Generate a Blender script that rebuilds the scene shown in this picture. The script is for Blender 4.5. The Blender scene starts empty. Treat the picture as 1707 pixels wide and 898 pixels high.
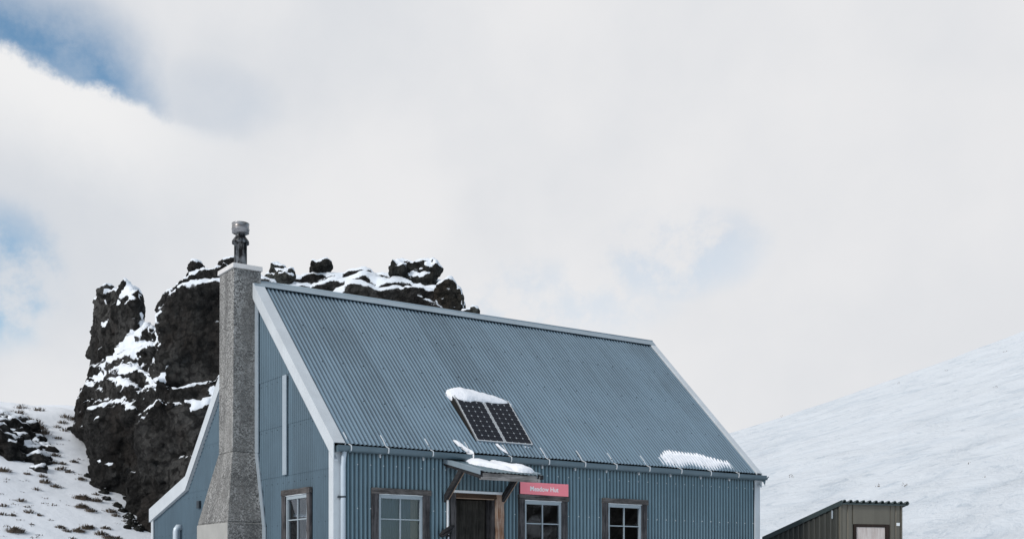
import bpy, bmesh, math, random
from mathutils import Vector, Matrix, noise
R = math.radians
random.seed(7)
sc = bpy.context.scene
col = sc.collection

# ------------------------------------------------------------------ camera
FPX = 1963.0                      # focal length in pixels of the 1707 px wide photograph
cam = bpy.data.cameras.new('camera'); camo = bpy.data.objects.new('camera', cam); col.objects.link(camo)
cam.sensor_fit = 'HORIZONTAL'; cam.sensor_width = 36.0; cam.lens = 36.0*FPX/1707
cam.shift_y = (965-449)/1707
cam.clip_start = 0.1; cam.clip_end = 6000
camo.location = (0, 0, 0); camo.rotation_euler = (R(90), 0, 0)
sc.camera = camo
sc.view_settings.view_transform = 'Standard'
sc.view_settings.look = 'None'
sc.view_settings.exposure = 0.0
sc.view_settings.gamma = 1.0
sc.view_settings.use_curve_mapping = False

# ------------------------------------------------------------------ light
sun_dir = Vector((-0.64, -0.60, 0.50)).normalized()         # towards the sun, behind thin cloud
sl = bpy.data.lights.new('sun', 'SUN'); sl.energy = 1.9; sl.angle = R(11); sl.color = (1.0, 0.965, 0.93)
so = bpy.data.objects.new('sun', sl); col.objects.link(so)
so.rotation_euler = sun_dir.to_track_quat('Z', 'Y').to_euler()

class NT:
    """tiny node-tree helper"""
    def __init__(s, tree): s.t = tree; s.n = tree.nodes; s.l = tree.links
    def new(s, typ, **kw):
        nd = s.n.new(typ)
        for k, v in kw.items(): setattr(nd, k, v)
        return nd
    def put(s, sock, v):
        if isinstance(v, bpy.types.NodeSocket): s.l.new(v, sock)
        elif v is not None:
            if isinstance(v, (tuple, list)) and len(v) == 3 and sock.type == 'RGBA': v = (*v, 1)
            sock.default_value = v
    def m(s, op, a, b=None, c=None, clamp=False):
        nd = s.new('ShaderNodeMath', operation=op); nd.use_clamp = clamp
        s.put(nd.inputs[0], a); s.put(nd.inputs[1], b); s.put(nd.inputs[2], c)
        return nd.outputs[0]
    def ss(s, v, a, b, lo=0., hi=1.):
        nd = s.new('ShaderNodeMapRange', interpolation_type='SMOOTHSTEP')
        for i, x in enumerate((v, a, b, lo, hi)): s.put(nd.inputs[i], x)
        return nd.outputs[0]
    def mix(s, f, a, b, mode='MIX'):
        nd = s.new('ShaderNodeMix', data_type='RGBA', blend_type=mode)
        s.put(nd.inputs[0], f); s.put(nd.inputs[6], a); s.put(nd.inputs[7], b)
        return nd.outputs[2]
    def noise(s, vec, scale, detail=4, rough=.55, dist=0.):
        nd = s.new('ShaderNodeTexNoise')
        s.put(nd.inputs['Vector'], vec); nd.inputs['Scale'].default_value = scale
        nd.inputs['Detail'].default_value = detail; nd.inputs['Roughness'].default_value = rough
        nd.inputs['Distortion'].default_value = dist
        return nd.outputs[0]
    def scale(s, vec, k, off=(0, 0, 0), rot=(0, 0, 0)):
        nd = s.new('ShaderNodeMapping'); s.put(nd.inputs[0], vec)
        nd.inputs['Scale'].default_value = k; nd.inputs['Location'].default_value = off; nd.inputs['Rotation'].default_value = rot
        return nd.outputs[0]
    def sep(s, v):
        nd = s.new('ShaderNodeSeparateXYZ'); s.put(nd.inputs[0], v); return nd.outputs

# sky: clear blue Nishita showing through holes in a cloud deck
w = bpy.data.worlds.new('World'); sc.world = w; w.use_nodes = True
w.node_tree.nodes.clear(); T = NT(w.node_tree)
sky = T.new('ShaderNodeTexSky', sky_type='NISHITA'); sky.sun_disc = False
sky.sun_elevation = math.asin(sun_dir.z); sky.sun_rotation = math.atan2(sun_dir.x, sun_dir.y)
sky.altitude = 1200; sky.ozone_density = 1.0; sky.dust_density = 1.5
bg1 = T.new('ShaderNodeBackground'); T.put(bg1.inputs[0], T.mix(1.0, sky.outputs[0], (.82, 1.10, 1.12), 'MULTIPLY')); bg1.inputs[1].default_value = 0.135
g = T.new('ShaderNodeTexCoord').outputs['Generated']
X, Y, Z = T.sep(g)
az = T.m('MULTIPLY', T.m('ARCTAN2', X, Y), 57.2958)
el = T.m('MULTIPLY', T.m('ARCSINE', Z), 57.2958)
nA = T.noise(g, 5.0, 8, .55); nB = T.noise(g, 19.0, 9, .65); nC = T.noise(T.scale(g, (1, 1, 1), (3.1, 1.2, 5.7)), 2.6, 5, .5)
azw = T.m('ADD', az, T.m('MULTIPLY', T.m('SUBTRACT', nA, .5), 5.0))
elw = T.m('ADD', el, T.m('MULTIPLY', T.m('SUBTRACT', nB, .5), 2.4))
elw2 = T.m('ADD', el, T.m('MULTIPLY', T.m('SUBTRACT', nC, .5), 5.0))
edge = T.m('MULTIPLY_ADD', T.m('ADD', az, 23.5), -0.27, 22.2)
d1 = T.m('SUBTRACT', elw, edge); d2 = T.m('SUBTRACT', elw2, edge)
hole = T.m('MULTIPLY', T.ss(d1, -0.1, 0.55), T.ss(d2, 0.5, 5.2, 1, 0))
hole = T.m('MULTIPLY', hole, T.ss(azw, -19.2, -15.6, 1, 0))
hole = T.m('MULTIPLY', hole, T.ss(az, -50, -34, 0, 1))
def spot(a0, e0, ra, re, k):
    da = T.m('DIVIDE', T.m('SUBTRACT', azw, a0), ra); de = T.m('DIVIDE', T.m('SUBTRACT', elw2, e0), re)
    r2 = T.m('ADD', T.m('MULTIPLY', da, da), T.m('MULTIPLY', de, de))
    return T.m('MULTIPLY', T.ss(r2, 0.1, 1.6, 1, 0), k)
hole = T.m('MAXIMUM', T.m('MULTIPLY', hole, .97), T.m('MULTIPLY', spot(-25.2, 13.0, 4.2, 3.0, .85), T.ss(T.noise(g, 11.0, 9, .62), .40, .56, .15, 1.)))
hole = T.m('MAXIMUM', hole, T.m('MULTIPLY', spot(7.9, 15.4, 4.0, 2.0, .34), T.ss(nB, .38, .60)))
hole = T.m('MAXIMUM', hole, T.m('MULTIPLY', spot(1.5, 13.4, 6.0, 2.0, .26), T.ss(nB, .40, .62)))
hole = T.m('MAXIMUM', hole, spot(-14.8, 21.4, 3.0, 1.6, .16))
hole = T.m('MULTIPLY', hole, T.ss(nB, .30, .62, 1.0, .72))
clear = T.ss(T.m('ADD', T.m('ADD', T.m('MULTIPLY', X, .87), T.m('MULTIPLY', Y, -.5)), T.m('MULTIPLY', T.m('SUBTRACT', nC, .5), .5)), .12, .55)  # unseen clear sector right and behind, added to cut ambient and strengthen rib contrast
hole = T.m('MAXIMUM', hole, T.m('MULTIPLY', clear, .62))
dens = T.ss(T.m('ADD', T.m('MULTIPLY', nC, .60), T.m('MULTIPLY', nA, .40)), .36, .62)
ccol = T.mix(dens, (.665, .695, .740), (.825, .827, .84))
ccol = T.mix(T.m('MULTIPLY', T.m('MULTIPLY', T.ss(d1, -5.5, -.2), T.ss(d1, 0.6, 0.0)), T.ss(az, -10, -20)), ccol, (.87, .87, .875))
ccol = T.mix(T.ss(az, -30, 24, .0, .45), ccol, (.83, .825, .835))
bg2 = T.new('ShaderNodeBackground'); T.put(bg2.inputs[0], ccol); bg2.inputs[1].default_value = 1.0
mx = T.new('ShaderNodeMixShader'); T.put(mx.inputs[0], T.m('SUBTRACT', 1.0, hole))
T.l.new(bg1.outputs[0], mx.inputs[1]); T.l.new(bg2.outputs[0], mx.inputs[2])
wo = T.new('ShaderNodeOutputWorld'); T.l.new(mx.outputs[0], wo.inputs[0])

# ------------------------------------------------------------------ materials
def mat(name):
    m = bpy.data.materials.new(name); m.use_nodes = True
    t = NT(m.node_tree); b = m.node_tree.nodes['Principled BSDF']
    oc = t.new('ShaderNodeTexCoord').outputs['Object']
    return m, t, b, oc
def setb(t, b, base=None, rough=None, spec=None, metal=None, normal=None):
    if base is not None: t.put(b.inputs['Base Color'], base)
    if rough is not None: t.put(b.inputs['Roughness'], rough)
    if spec is not None: t.put(b.inputs['Specular IOR Level'], spec)
    if metal is not None: t.put(b.inputs['Metallic'], metal)
    if normal is not None: t.put(b.inputs['Normal'], normal)
def bump(t, h, dist, strength=1.0):
    nd = t.new('ShaderNodeBump'); t.put(nd.inputs['Height'], h)
    nd.inputs['Distance'].default_value = dist; nd.inputs['Strength'].default_value = strength
    return nd.outputs[0]

def metal_sheet(name, c, rough=.45, met=.35, axis='X', streak=(6, 6, .7), amt=.35):
    m, t, b, oc = mat(name)
    X, Y, Z = t.sep(oc)
    wn = t.new('ShaderNodeTexWhiteNoise', noise_dimensions='1D')
    t.put(wn.inputs['W'], t.m('FLOOR', t.m('DIVIDE', X if axis == 'X' else Y, .762)))
    n1 = t.noise(t.scale(oc, streak), 1.5, 6, .65)
    n2 = t.noise(oc, 1.1, 5, .6)
    n3 = t.noise(oc, 45, 3, .6)
    v = t.m('ADD', t.m('MULTIPLY', t.m('SUBTRACT', n1, .5), amt*1.6), t.m('MULTIPLY', t.m('SUBTRACT', n2, .5), amt*1.7))
    v = t.m('ADD', v, t.m('MULTIPLY', t.m('SUBTRACT', wn.outputs[0], .5), amt*.75))
    v = t.m('ADD', v, t.m('MULTIPLY', t.m('SUBTRACT', n3, .5), amt*.5))
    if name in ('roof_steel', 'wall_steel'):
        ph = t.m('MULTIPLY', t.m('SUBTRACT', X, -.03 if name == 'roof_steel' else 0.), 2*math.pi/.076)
        v = t.m('ADD', v, t.m('MULTIPLY', t.m('COSINE', ph), .56))  # paints rib shading into the colour: crests lighter, troughs darker
    if name == 'roof_steel':        # lighter towards the eave, run-off streaks below each row of screws
        st_ = t.noise(t.scale(oc, (14, .5, .5)), 1.6, 5, .7)
        v = t.m('ADD', v, t.m('MULTIPLY', t.m('SUBTRACT', st_, .5), .55))
        v = t.m('ADD', v, t.ss(Z, 5.6, 2.9, -.06, .14))
    f = t.m('ADD', v, .5, clamp=True)
    dk = tuple(x*.55 for x in c); lt = tuple(min(1, x*1.50+.01) for x in c)
    base = t.mix(f, dk, lt)
    rr = t.m('ADD', rough, t.m('MULTIPLY', t.m('SUBTRACT', n2, .5), .35))
    setb(t, b, base, rr, .5, met, bump(t, n3, .002, .5))
    return m

def plain(name, c, rough=.6, met=0., var=.2, scale=8, bmp=.0, spec=.4):
    m, t, b, oc = mat(name)
    n = t.noise(oc, scale, 5, .6)
    base = t.mix(n, tuple(x*(1-var) for x in c), tuple(min(1, x*(1+var)) for x in c))
    setb(t, b, base, rough, spec, met, bump(t, t.noise(oc, scale*6, 4, .6), bmp) if bmp else None)
    return m

def wood(name, c1, c2, axis='Z', rough=.85, k=1.0):
    m, t, b, oc = mat(name)
    s = {'X': (1.2, 22, 22), 'Y': (22, 1.2, 22), 'Z': (22, 22, 1.2)}[axis]
    n = t.noise(t.scale(oc, s), 2.0*k, 8, .7, .4)
    n2 = t.noise(oc, 4, 4, .6)
    f = t.ss(t.m('ADD', t.m('MULTIPLY', n, .7), t.m('MULTIPLY', n2, .3)), .36, .62)
    setb(t, b, t.mix(f, c1, c2), rough, .3, 0, bump(t, n, .008, .9))
    return m

M = {}
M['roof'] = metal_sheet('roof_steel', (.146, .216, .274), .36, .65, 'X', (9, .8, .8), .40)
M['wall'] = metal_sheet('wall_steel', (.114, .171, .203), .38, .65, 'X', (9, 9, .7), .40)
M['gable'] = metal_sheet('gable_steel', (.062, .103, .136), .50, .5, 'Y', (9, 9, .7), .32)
M['trim'] = plain('white_trim', (.54, .58, .61), .5, .1, .20, 2.2, .002)
M['trim2'] = plain('galvanised_trim', (.30, .37, .42), .42, .35, .16, 5, .001)
M['gutter'] = plain('gutter_steel', (.115, .165, .195), .38, .35, .18, 4, .001)
M['pipe'] = plain('pipe_paint', (.50, .57, .63), .4, .2, .12, 6)
M['strip'] = plain('strip_paint', (.34, .40, .45), .45, .2, .15, 4)
M['strap'] = plain('strap_metal', (.60, .64, .67), .45, .0, .1, 20)
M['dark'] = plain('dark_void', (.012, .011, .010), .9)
M['black'] = plain('black_webbing', (.012, .012, .014), .75, 0, .3, 40, .002)
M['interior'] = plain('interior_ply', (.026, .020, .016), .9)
M['screw_w'] = plain('pale_screw', (.62, .68, .72), .4, .3)
M['screw_d'] = plain('dark_screw', (.02, .03, .04), .6)
M['wood'] = wood('weathered_grey_wood', (.014, .014, .016), (.092, .088, .092), 'Z')
M['woodx'] = wood('weathered_grey_wood_rail', (.014, .013, .014), (.13, .122, .118), 'X')
M['woody'] = wood('weathered_grey_wood_gable', (.014, .013, .014), (.11, .102, .100), 'Y')
M['rust'] = wood('orange_stained_wood', (.16, .060, .020), (.42, .33, .27), 'Z', .85, .8)
M['brown'] = wood('brown_stained_wood', (.022, .013, .009), (.075, .042, .025), 'X')
M['tan'] = plain('tan_wood', (.30, .21, .15), .7, 0, .2, 20)
M['brace'] = wood('dark_brace_wood', (.010, .011, .013), (.036, .036, .038), 'Y')
M['bracee'] = plain('brace_edge', (.28, .20, .15), .8, 0, .3, 20)
M['door'] = wood('grey_brown_planks', (.012, .011, .009), (.052, .048, .042), 'Z')
M['fascia'] = wood('pale_grey_wood', (.10, .095, .09), (.36, .34, .325), 'X')
M['sash'] = plain('sash_paint', (.33, .385, .42), .45, .1, .10, 10)
M['sill'] = plain('bright_flashing', (.72, .76, .79), .35, .2, .05, 10)
M['pv_frame'] = plain('panel_frame', (.55, .58, .60), .35, .5, .1, 10)
M['pv_cell'] = plain('panel_cell', (.005, .008, .015), .30, 0, .25, 6, 0, .12)
M['pv_gap'] = plain('panel_backsheet', (.62, .66, .70), .5)
M['cap'] = plain('cap_concrete', (.62, .61, .60), .8, 0, .18, 9, .003)
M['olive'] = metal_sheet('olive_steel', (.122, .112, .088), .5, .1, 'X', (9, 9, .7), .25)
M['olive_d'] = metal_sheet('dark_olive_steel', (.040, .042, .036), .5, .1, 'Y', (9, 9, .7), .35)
M['shedroof'] = metal_sheet('dark_green_roof', (.050, .070, .072), .4, .2, 'X', (9, 9, .9), .25)
M['shedframe'] = wood('dark_brown_frame', (.014, .009, .007), (.035, .023, .018), 'Z')
M['sheddoor'] = wood('pale_wood_door', (.46, .39, .36), (.64, .59, .56), 'Z')
M['sticker'] = plain('white_plate', (.75, .78, .79), .4)
M['pink'] = plain('pink_sign', (.92, .255, .30), .5, 0, .05, 4)
M['letter'] = plain('white_lettering', (.86, .84, .83), .5)
M['curtain'] = plain('grey_curtain', (.13, .18, .23), .9, 0, .15, 3)
M['curtain2'] = plain('beige_curtain', (.27, .235, .22), .9, 0, .15, 5)

# fluted stainless flue with soot
m, t, b, oc = mat('flue_steel')
n = t.noise(oc, 6, 4, .6); n2 = t.noise(t.scale(oc, (4, 4, 1.5)), 3.5, 5, .6)
setb(t, b, t.mix(t.ss(n2, .42, .62), (.018, .018, .019), (.20, .21, .22)), t.m('ADD', .22, t.m('MULTIPLY', n, .25)), .5, .85)
M['flue'] = m
m, t, b, oc = mat('cowl_steel')
X, Y, Z = t.sep(oc)
n = t.noise(t.scale(oc, (2, 2, 14)), 3, 4, .6)
setb(t, b, t.mix(t.ss(n, .30, .55), (.10, .085, .075), (.30, .30, .31)), .32, .5, .7)
M['cowl'] = m

# exposed-aggregate concrete
m, t, b, oc = mat('aggregate_concrete')
v = t.new('ShaderNodeTexVoronoi'); t.put(v.inputs['Vector'], oc); v.inputs['Scale'].default_value = 44
vc = t.sep(v.outputs['Color'])[0]
v2 = t.new('ShaderNodeTexVoronoi'); t.put(v2.inputs['Vector'], oc); v2.inputs['Scale'].default_value = 110
vc2 = t.sep(v2.outputs['Color'])[0]
n = t.noise(oc, 1.3, 5, .6); n2 = t.noise(t.scale(oc, (3, 3, .7)), 1.4, 4, .6)
f = t.ss(t.m('ADD', t.m('MULTIPLY', vc, .55), t.m('MULTIPLY', vc2, .45)), .22, .80)
base = t.mix(f, (.070, .070, .068), (.43, .43, .42))
base = t.mix(t.ss(n2, .38, .62, .0, .62), base, (.105, .106, .105))
base = t.mix(t.ss(n, .40, .70, 0, .35), base, (.34, .335, .32))
setb(t, b, base, .9, .25, 0, bump(t, t.m('ADD', v.outputs['Distance'], t.m('MULTIPLY', v2.outputs['Distance'], .6)), .012, .9))
M['agg'] = m
m, t, b, oc = mat('smooth_concrete')
n = t.noise(oc, 2.2, 6, .65); n3 = t.noise(oc, 60, 3, .6)
base = t.mix(n, (.27, .27, .26), (.47, .465, .44))
base = t.mix(t.m('MULTIPLY', n3, .3), base, (.2, .2, .19))
setb(t, b, base, .85, .25, 0, bump(t, n3, .003))
M['conc'] = m

# window glass: real reflections over a dark room
m, t, b, oc = mat('window_glass')
t.n.remove(b)
fr = t.new('ShaderNodeFresnel'); fr.inputs[0].default_value = 1.62
tr = t.new('ShaderNodeBsdfTransparent'); tr.inputs[0].default_value = (.80, .84, .86, 1)
gl = t.new('ShaderNodeBsdfGlossy'); gl.inputs['Roughness'].default_value = .015; gl.inputs[0].default_value = (.92, .96, 1, 1)
t.put(gl.inputs['Normal'], bump(t, t.noise(oc, 1.6, 1, .5), .004, .5))
ms = t.new('ShaderNodeMixShader'); t.put(ms.inputs[0], t.m('MULTIPLY', fr.outputs[0], 1.35, clamp=True))
t.l.new(tr.outputs[0], ms.inputs[1]); t.l.new(gl.outputs[0], ms.inputs[2])
t.l.new(ms.outputs[0], t.n['Material Output'].inputs[0])
M['glass'] = m

# snow
def snow_mat(name, ripple, c=(.80, .845, .895), dist=.05):
    m, t, b, oc = mat(name)
    n1 = t.noise(oc, 1.2, 6, .6); n2 = t.noise(oc, 28, 4, .6)
    base = t.mix(n1, tuple(x*.96 for x in c), tuple(min(1, x*1.03) for x in c))
    h = t.m('ADD', t.m('MULTIPLY', n1, 1.0), t.m('MULTIPLY', n2, .12))
    if ripple:
        ro_ = t.scale(oc, (1, 1, 1), (0, 0, 0), (0, R(17), 0))
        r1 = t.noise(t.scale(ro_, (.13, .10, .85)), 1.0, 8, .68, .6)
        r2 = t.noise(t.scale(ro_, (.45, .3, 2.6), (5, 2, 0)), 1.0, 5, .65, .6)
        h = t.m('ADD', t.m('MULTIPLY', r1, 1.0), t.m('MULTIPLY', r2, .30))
        base = t.mix(t.ss(r1, .32, .52, .75, 0), base, (.53, .59, .65))  # ripple hollows tinted blue-grey, their shade put into the colour
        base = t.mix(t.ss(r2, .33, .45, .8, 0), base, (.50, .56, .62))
    setb(t, b, base, .75, .25, 0, bump(t, h, dist))
    b.inputs['Subsurface Weight'].default_value = 0.0
    return m
M['snow'] = snow_mat('snow', False, (.77, .805, .85), .06)
M['snow_lump'] = snow_mat('packed_snow', False, (.86, .875, .91), .06)
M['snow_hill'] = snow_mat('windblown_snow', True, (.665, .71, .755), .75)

# rock with snow on its ledges: the mask is a vertex attribute worked out from slope
def rock_mat(name, dark, light, brown):
    m, t, b, oc = mat(name)
    a = t.new('ShaderNodeAttribute', attribute_name='snow').outputs['Fac']
    n = t.noise(oc, 1.1, 7, .68); n2 = t.noise(oc, 9, 6, .7); n3 = t.noise(t.scale(oc, (1, 1, .35), (7, 3, 1)), .8, 6, .6)
    v = t.new('ShaderNodeTexVoronoi'); t.put(v.inputs['Vector'], oc); v.inputs['Scale'].default_value = 6.5
    base = t.mix(t.ss(t.m('ADD', t.m('MULTIPLY', n, .5), t.m('MULTIPLY', n2, .5)), .40, .66), dark, light)
    base = t.mix(t.ss(n3, .50, .66, 0, .75), base, brown)
    n4 = t.noise(t.scale(oc, (1, 1, 1), (9, 4, 2)), .45, 5, .65)
    base = t.mix(t.ss(n4, .47, .60, 0, .8), base, t.mix(n2, tuple(x*.8 for x in light), tuple(x*3.0 for x in light)))
    base = t.mix(t.ss(v.outputs['Distance'], .50, .72, 0, .7), base, tuple(x*.5 for x in dark))
    base = t.mix(t.ss(n2, .63, .72, 0, .6), base, tuple(x*2.3 for x in light))
    ns = t.noise(oc, 5.5, 8, .78); ns2 = t.noise(oc, 26, 5, .7)
    f = t.ss(t.m('ADD', t.m('ADD', a, t.m('MULTIPLY', t.m('SUBTRACT', ns, .5), 1.15)), t.m('MULTIPLY', t.m('SUBTRACT', ns2, .5), .7)), .44, .62)
    col_ = t.mix(f, base, (.80, .845, .90))
    h = t.m('ADD', t.m('MULTIPLY', n2, .9), t.m('MULTIPLY', v.outputs['Distance'], .35))
    h = t.m('MULTIPLY', h, t.m('SUBTRACT', 1.1, f)); h = t.m('ADD', h, t.m('MULTIPLY', f, .55))
    setb(t, b, col_, t.m('ADD', .82, t.m('MULTIPLY', f, -.1)), .2, 0, bump(t, h, .22, 1.0))
    return m
M['rock'] = rock_mat('volcanic_rock', (.0085, .0080, .0078), (.050, .049, .047), (.042, .036, .032))
M['rock2'] = rock_mat('lichened_rock', (.012, .012, .011), (.060, .062, .056), (.05, .04, .03))
M['grass'] = plain('dry_grass', (.105, .080, .060), .9, 0, .4, 3)

# ------------------------------------------------------------------ mesh helpers
class MB:
    def __init__(s): s.v = []; s.f = []; s.mi = []; s.sm = []
    def add(s, vs, fs, mi=0, smooth=False):
        o = len(s.v); s.v += [tuple(v) for v in vs]
        for f in fs: s.f.append([i+o for i in f]); s.mi.append(mi); s.sm.append(smooth)
    def box(s, a, b, mi=0, fn=None):
        (x0, y0, z0), (x1, y1, z1) = a, b
        x0, x1 = min(x0, x1), max(x0, x1); y0, y1 = min(y0, y1), max(y0, y1); z0, z1 = min(z0, z1), max(z0, z1)
        vs = [(x0, y0, z0), (x1, y0, z0), (x1, y1, z0), (x0, y1, z0), (x0, y0, z1), (x1, y0, z1), (x1, y1, z1), (x0, y1, z1)]
        if fn: vs = [fn(*v) for v in vs]
        s.add(vs, [(0, 3, 2, 1), (4, 5, 6, 7), (0, 1, 5, 4), (1, 2, 6, 5), (2, 3, 7, 6), (3, 0, 4, 7)], mi)
    def rough_box(s, a, b, seg=8, j=.006, mi=0, fn=None, rnd=random):
        """a board whose long edges wander a little"""
        lo = [min(a[i], b[i]) for i in range(3)]; hi = [max(a[i], b[i]) for i in range(3)]
        ax = max(range(3), key=lambda i: hi[i]-lo[i]); o = [i for i in range(3) if i != ax]
        rings = []
        for k in range(seg+1):
            t_ = lo[ax]+(hi[ax]-lo[ax])*k/seg; ring = []
            for (p, q) in ((0, 0), (1, 0), (1, 1), (0, 1)):
                v = [0, 0, 0]; v[ax] = t_
                v[o[0]] = (hi if p else lo)[o[0]]+rnd.uniform(-j, j)
                v[o[1]] = (hi if q else lo)[o[1]]+rnd.uniform(-j, j)
                ring.append(tuple(v))
            rings.append(ring)
        vs = [fn(*v) if fn else v for r in rings for v in r]; fs = []
        for k in range(seg):
            for i in range(4):
                fs.append((4*k+i, 4*k+(i+1) % 4, 4*k+4+(i+1) % 4, 4*k+4+i))
        fs.append((3, 2, 1, 0)); e = 4*seg; fs.append((e, e+1, e+2, e+3))
        s.add(vs, fs, mi)
    def prism(s, poly, ext, mi=0):
        """polygon (3D points) pushed along vector ext"""
        n = len(poly); e = Vector(ext)
        vs = [Vector(p) for p in poly]+[Vector(p)+e for p in poly]
        fs = [tuple(range(n))[::-1], tuple(range(n, 2*n))]+[(i, (i+1) % n, n+(i+1) % n, n+i) for i in range(n)]
        s.add(vs, fs, mi)
    def tube(s, pts, r, seg=10, mi=0, cap=True):
        pts = [Vector(p) for p in pts]; rr = r if isinstance(r, (list, tuple)) else [r]*len(pts)
        rings = []; up0 = None
        for i, p in enumerate(pts):
            d = (pts[min(i+1, len(pts)-1)]-pts[max(i-1, 0)]).normalized()
            ref = Vector((0, 0, 1)) if abs(d.z) < .9 else Vector((0, 1, 0))
            if up0 is None: up0 = (ref-d*ref.dot(d)).normalized()
            else: up0 = (up0-d*up0.dot(d)).normalized()
            sd = d.cross(up0)
            rings.append([p+(up0*math.cos(2*math.pi*k/seg)+sd*math.sin(2*math.pi*k/seg))*rr[i] for k in range(seg)])
        vs = [v for r_ in rings for v in r_]
        fs = [(seg*i+k, seg*i+(k+1) % seg, seg*(i+1)+(k+1) % seg, seg*(i+1)+k) for i in range(len(pts)-1) for k in range(seg)]
        s.add(vs, fs, mi, True)
        if cap:
            o = len(s.v)-len(vs)
            s.f.append([o+k for k in range(seg)][::-1]); s.mi.append(mi); s.sm.append(False)
            e = o+seg*(len(pts)-1); s.f.append([e+k for k in range(seg)]); s.mi.append(mi); s.sm.append(False)
    def lathe(s, c, prof, seg=24, mi=0):
        vs = [(c[0]+r*math.cos(2*math.pi*k/seg), c[1]+r*math.sin(2*math.pi*k/seg), z) for (r, z) in prof for k in range(seg)]
        fs = [(seg*i+k, seg*i+(k+1) % seg, seg*(i+1)+(k+1) % seg, seg*(i+1)+k) for i in range(len(prof)-1) for k in range(seg)]
        s.add(vs, fs, mi, True)
    def ball(s, c, r, mi=0, seg=8):
        rings = []
        vs = []; fs = []
        for i in range(seg+1):
            th = math.pi*i/seg
            for k in range(seg):
                ph = 2*math.pi*k/seg
                vs.append((c[0]+r[0]*math.sin(th)*math.cos(ph), c[1]+r[1]*math.sin(th)*math.sin(ph), c[2]+r[2]*math.cos(th)))
        for i in range(seg):
            for k in range(seg): fs.append((seg*i+k, seg*(i+1)+k, seg*(i+1)+(k+1) % seg, seg*i+(k+1) % seg))
        s.add(vs, fs, mi, True)
    def build(s, name, mats, parent=None, recalc=True, bevel=0):
        me = bpy.data.meshes.new(name); me.from_pydata(s.v, [], s.f)
        for m_ in (mats if isinstance(mats, (list, tuple)) else [mats]): me.materials.append(m_)
        me.polygons.foreach_set('material_index', s.mi); me.polygons.foreach_set('use_smooth', s.sm)
        if recalc:
            bm = bmesh.new(); bm.from_mesh(me)
            bmesh.ops.remove_doubles(bm, verts=bm.verts, dist=1e-6)
            bmesh.ops.recalc_face_normals(bm, faces=bm.faces); bm.to_mesh(me); bm.free()
        o = bpy.data.objects.new(name, me); col.objects.link(o)
        if parent is not None: o.parent = parent
        if bevel:
            bv = o.modifiers.new('bevel', 'BEVEL'); bv.width = bevel; bv.segments = 2; bv.limit_method = 'ANGLE'; bv.angle_limit = R(50)
        return o

def tag(o, label=None, cat=None, group=None, kind=None):
    if label: o['label'] = label
    if cat: o['category'] = cat
    if group: o['group'] = group
    if kind: o['kind'] = kind
    return o
def empty(name, loc=(0, 0, 0), rz=0.):
    o = bpy.data.objects.new(name, None); col.objects.link(o)
    o.location = loc; o.rotation_euler = (0, 0, rz); o.empty_display_size = .3
    return o
def at(x, y, Y):
    """world point at depth Y metres that the photograph shows at pixel x, y (1707 wide)"""
    return Vector(((x-853.5)/FPX*Y, Y, (965-y)/FPX*Y))

# ------------------------------------------------------------------ terrain
def sm(a, b, x):
    t_ = max(0., min(1., (x-a)/(b-a))); return t_*t_*(3-2*t_)
def smax(a, b, k=.5):
    h = max(k-abs(a-b), 0)/k; return max(a, b)+h*h*k*.25
def smin(a, b, k=.5): return -smax(-a, -b, k)
def fbm(p, sc_, o=4): return noise.fractal(Vector(p)*sc_, 1.0, 2.0, o)
def ground_h(x, y):
    base = -1.65+.95*sm(5, 17, y)*sm(26, 14, abs(x-0.))
    bank = 1.1+.304*(-x-8.46)+.293*(y-28)
    if x > -3: bank -= .55*(x+3)
    bank = smin(bank, 5.75+.12*math.sin(x*.9)+.25*math.sin(x*.31+1)+.3*sm(-17, -13, x), 1.6)
    if y > 44: bank -= .10*(y-44)
    bank = max(bank, -8)
    h = smax(base, bank, .8)
    far = sm(70, 260, math.hypot(x, y))
    h = h*(1-far)+(-3.0)*far
    h += .10*fbm((x, y, 1), .22, 4)+.035*fbm((x, y, 4), 1.1, 4)
    h += .16*sm(-9, -14, x)*fbm((x, y, 9), .55, 3)
    return h
def axis(lo, hi, step, far, ratio=1.22):
    a = [lo+step*i for i in range(int((hi-lo)/step)+1)]
    s_ = step; x = a[-1]
    while x < far: s_ *= ratio; x += s_; a.append(x)
    s_ = step; x = a[0]
    while x > -far: s_ *= ratio; x -= s_; a.insert(0, x)
    return a
xs = axis(-26, 16, .3, 2500); ys = axis(14, 46, .3, 2500)
vs = [(x, y, ground_h(x, y)) for y in ys for x in xs]
nx = len(xs)
fs = [(j*nx+i, j*nx+i+1, (j+1)*nx+i+1, (j+1)*nx+i) for j in range(len(ys)-1) for i in range(nx-1)]
mb = MB(); mb.add(vs, fs, 0, True)
tag(mb.build('ground', M['snow'], recalc=False), kind='structure')

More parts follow.
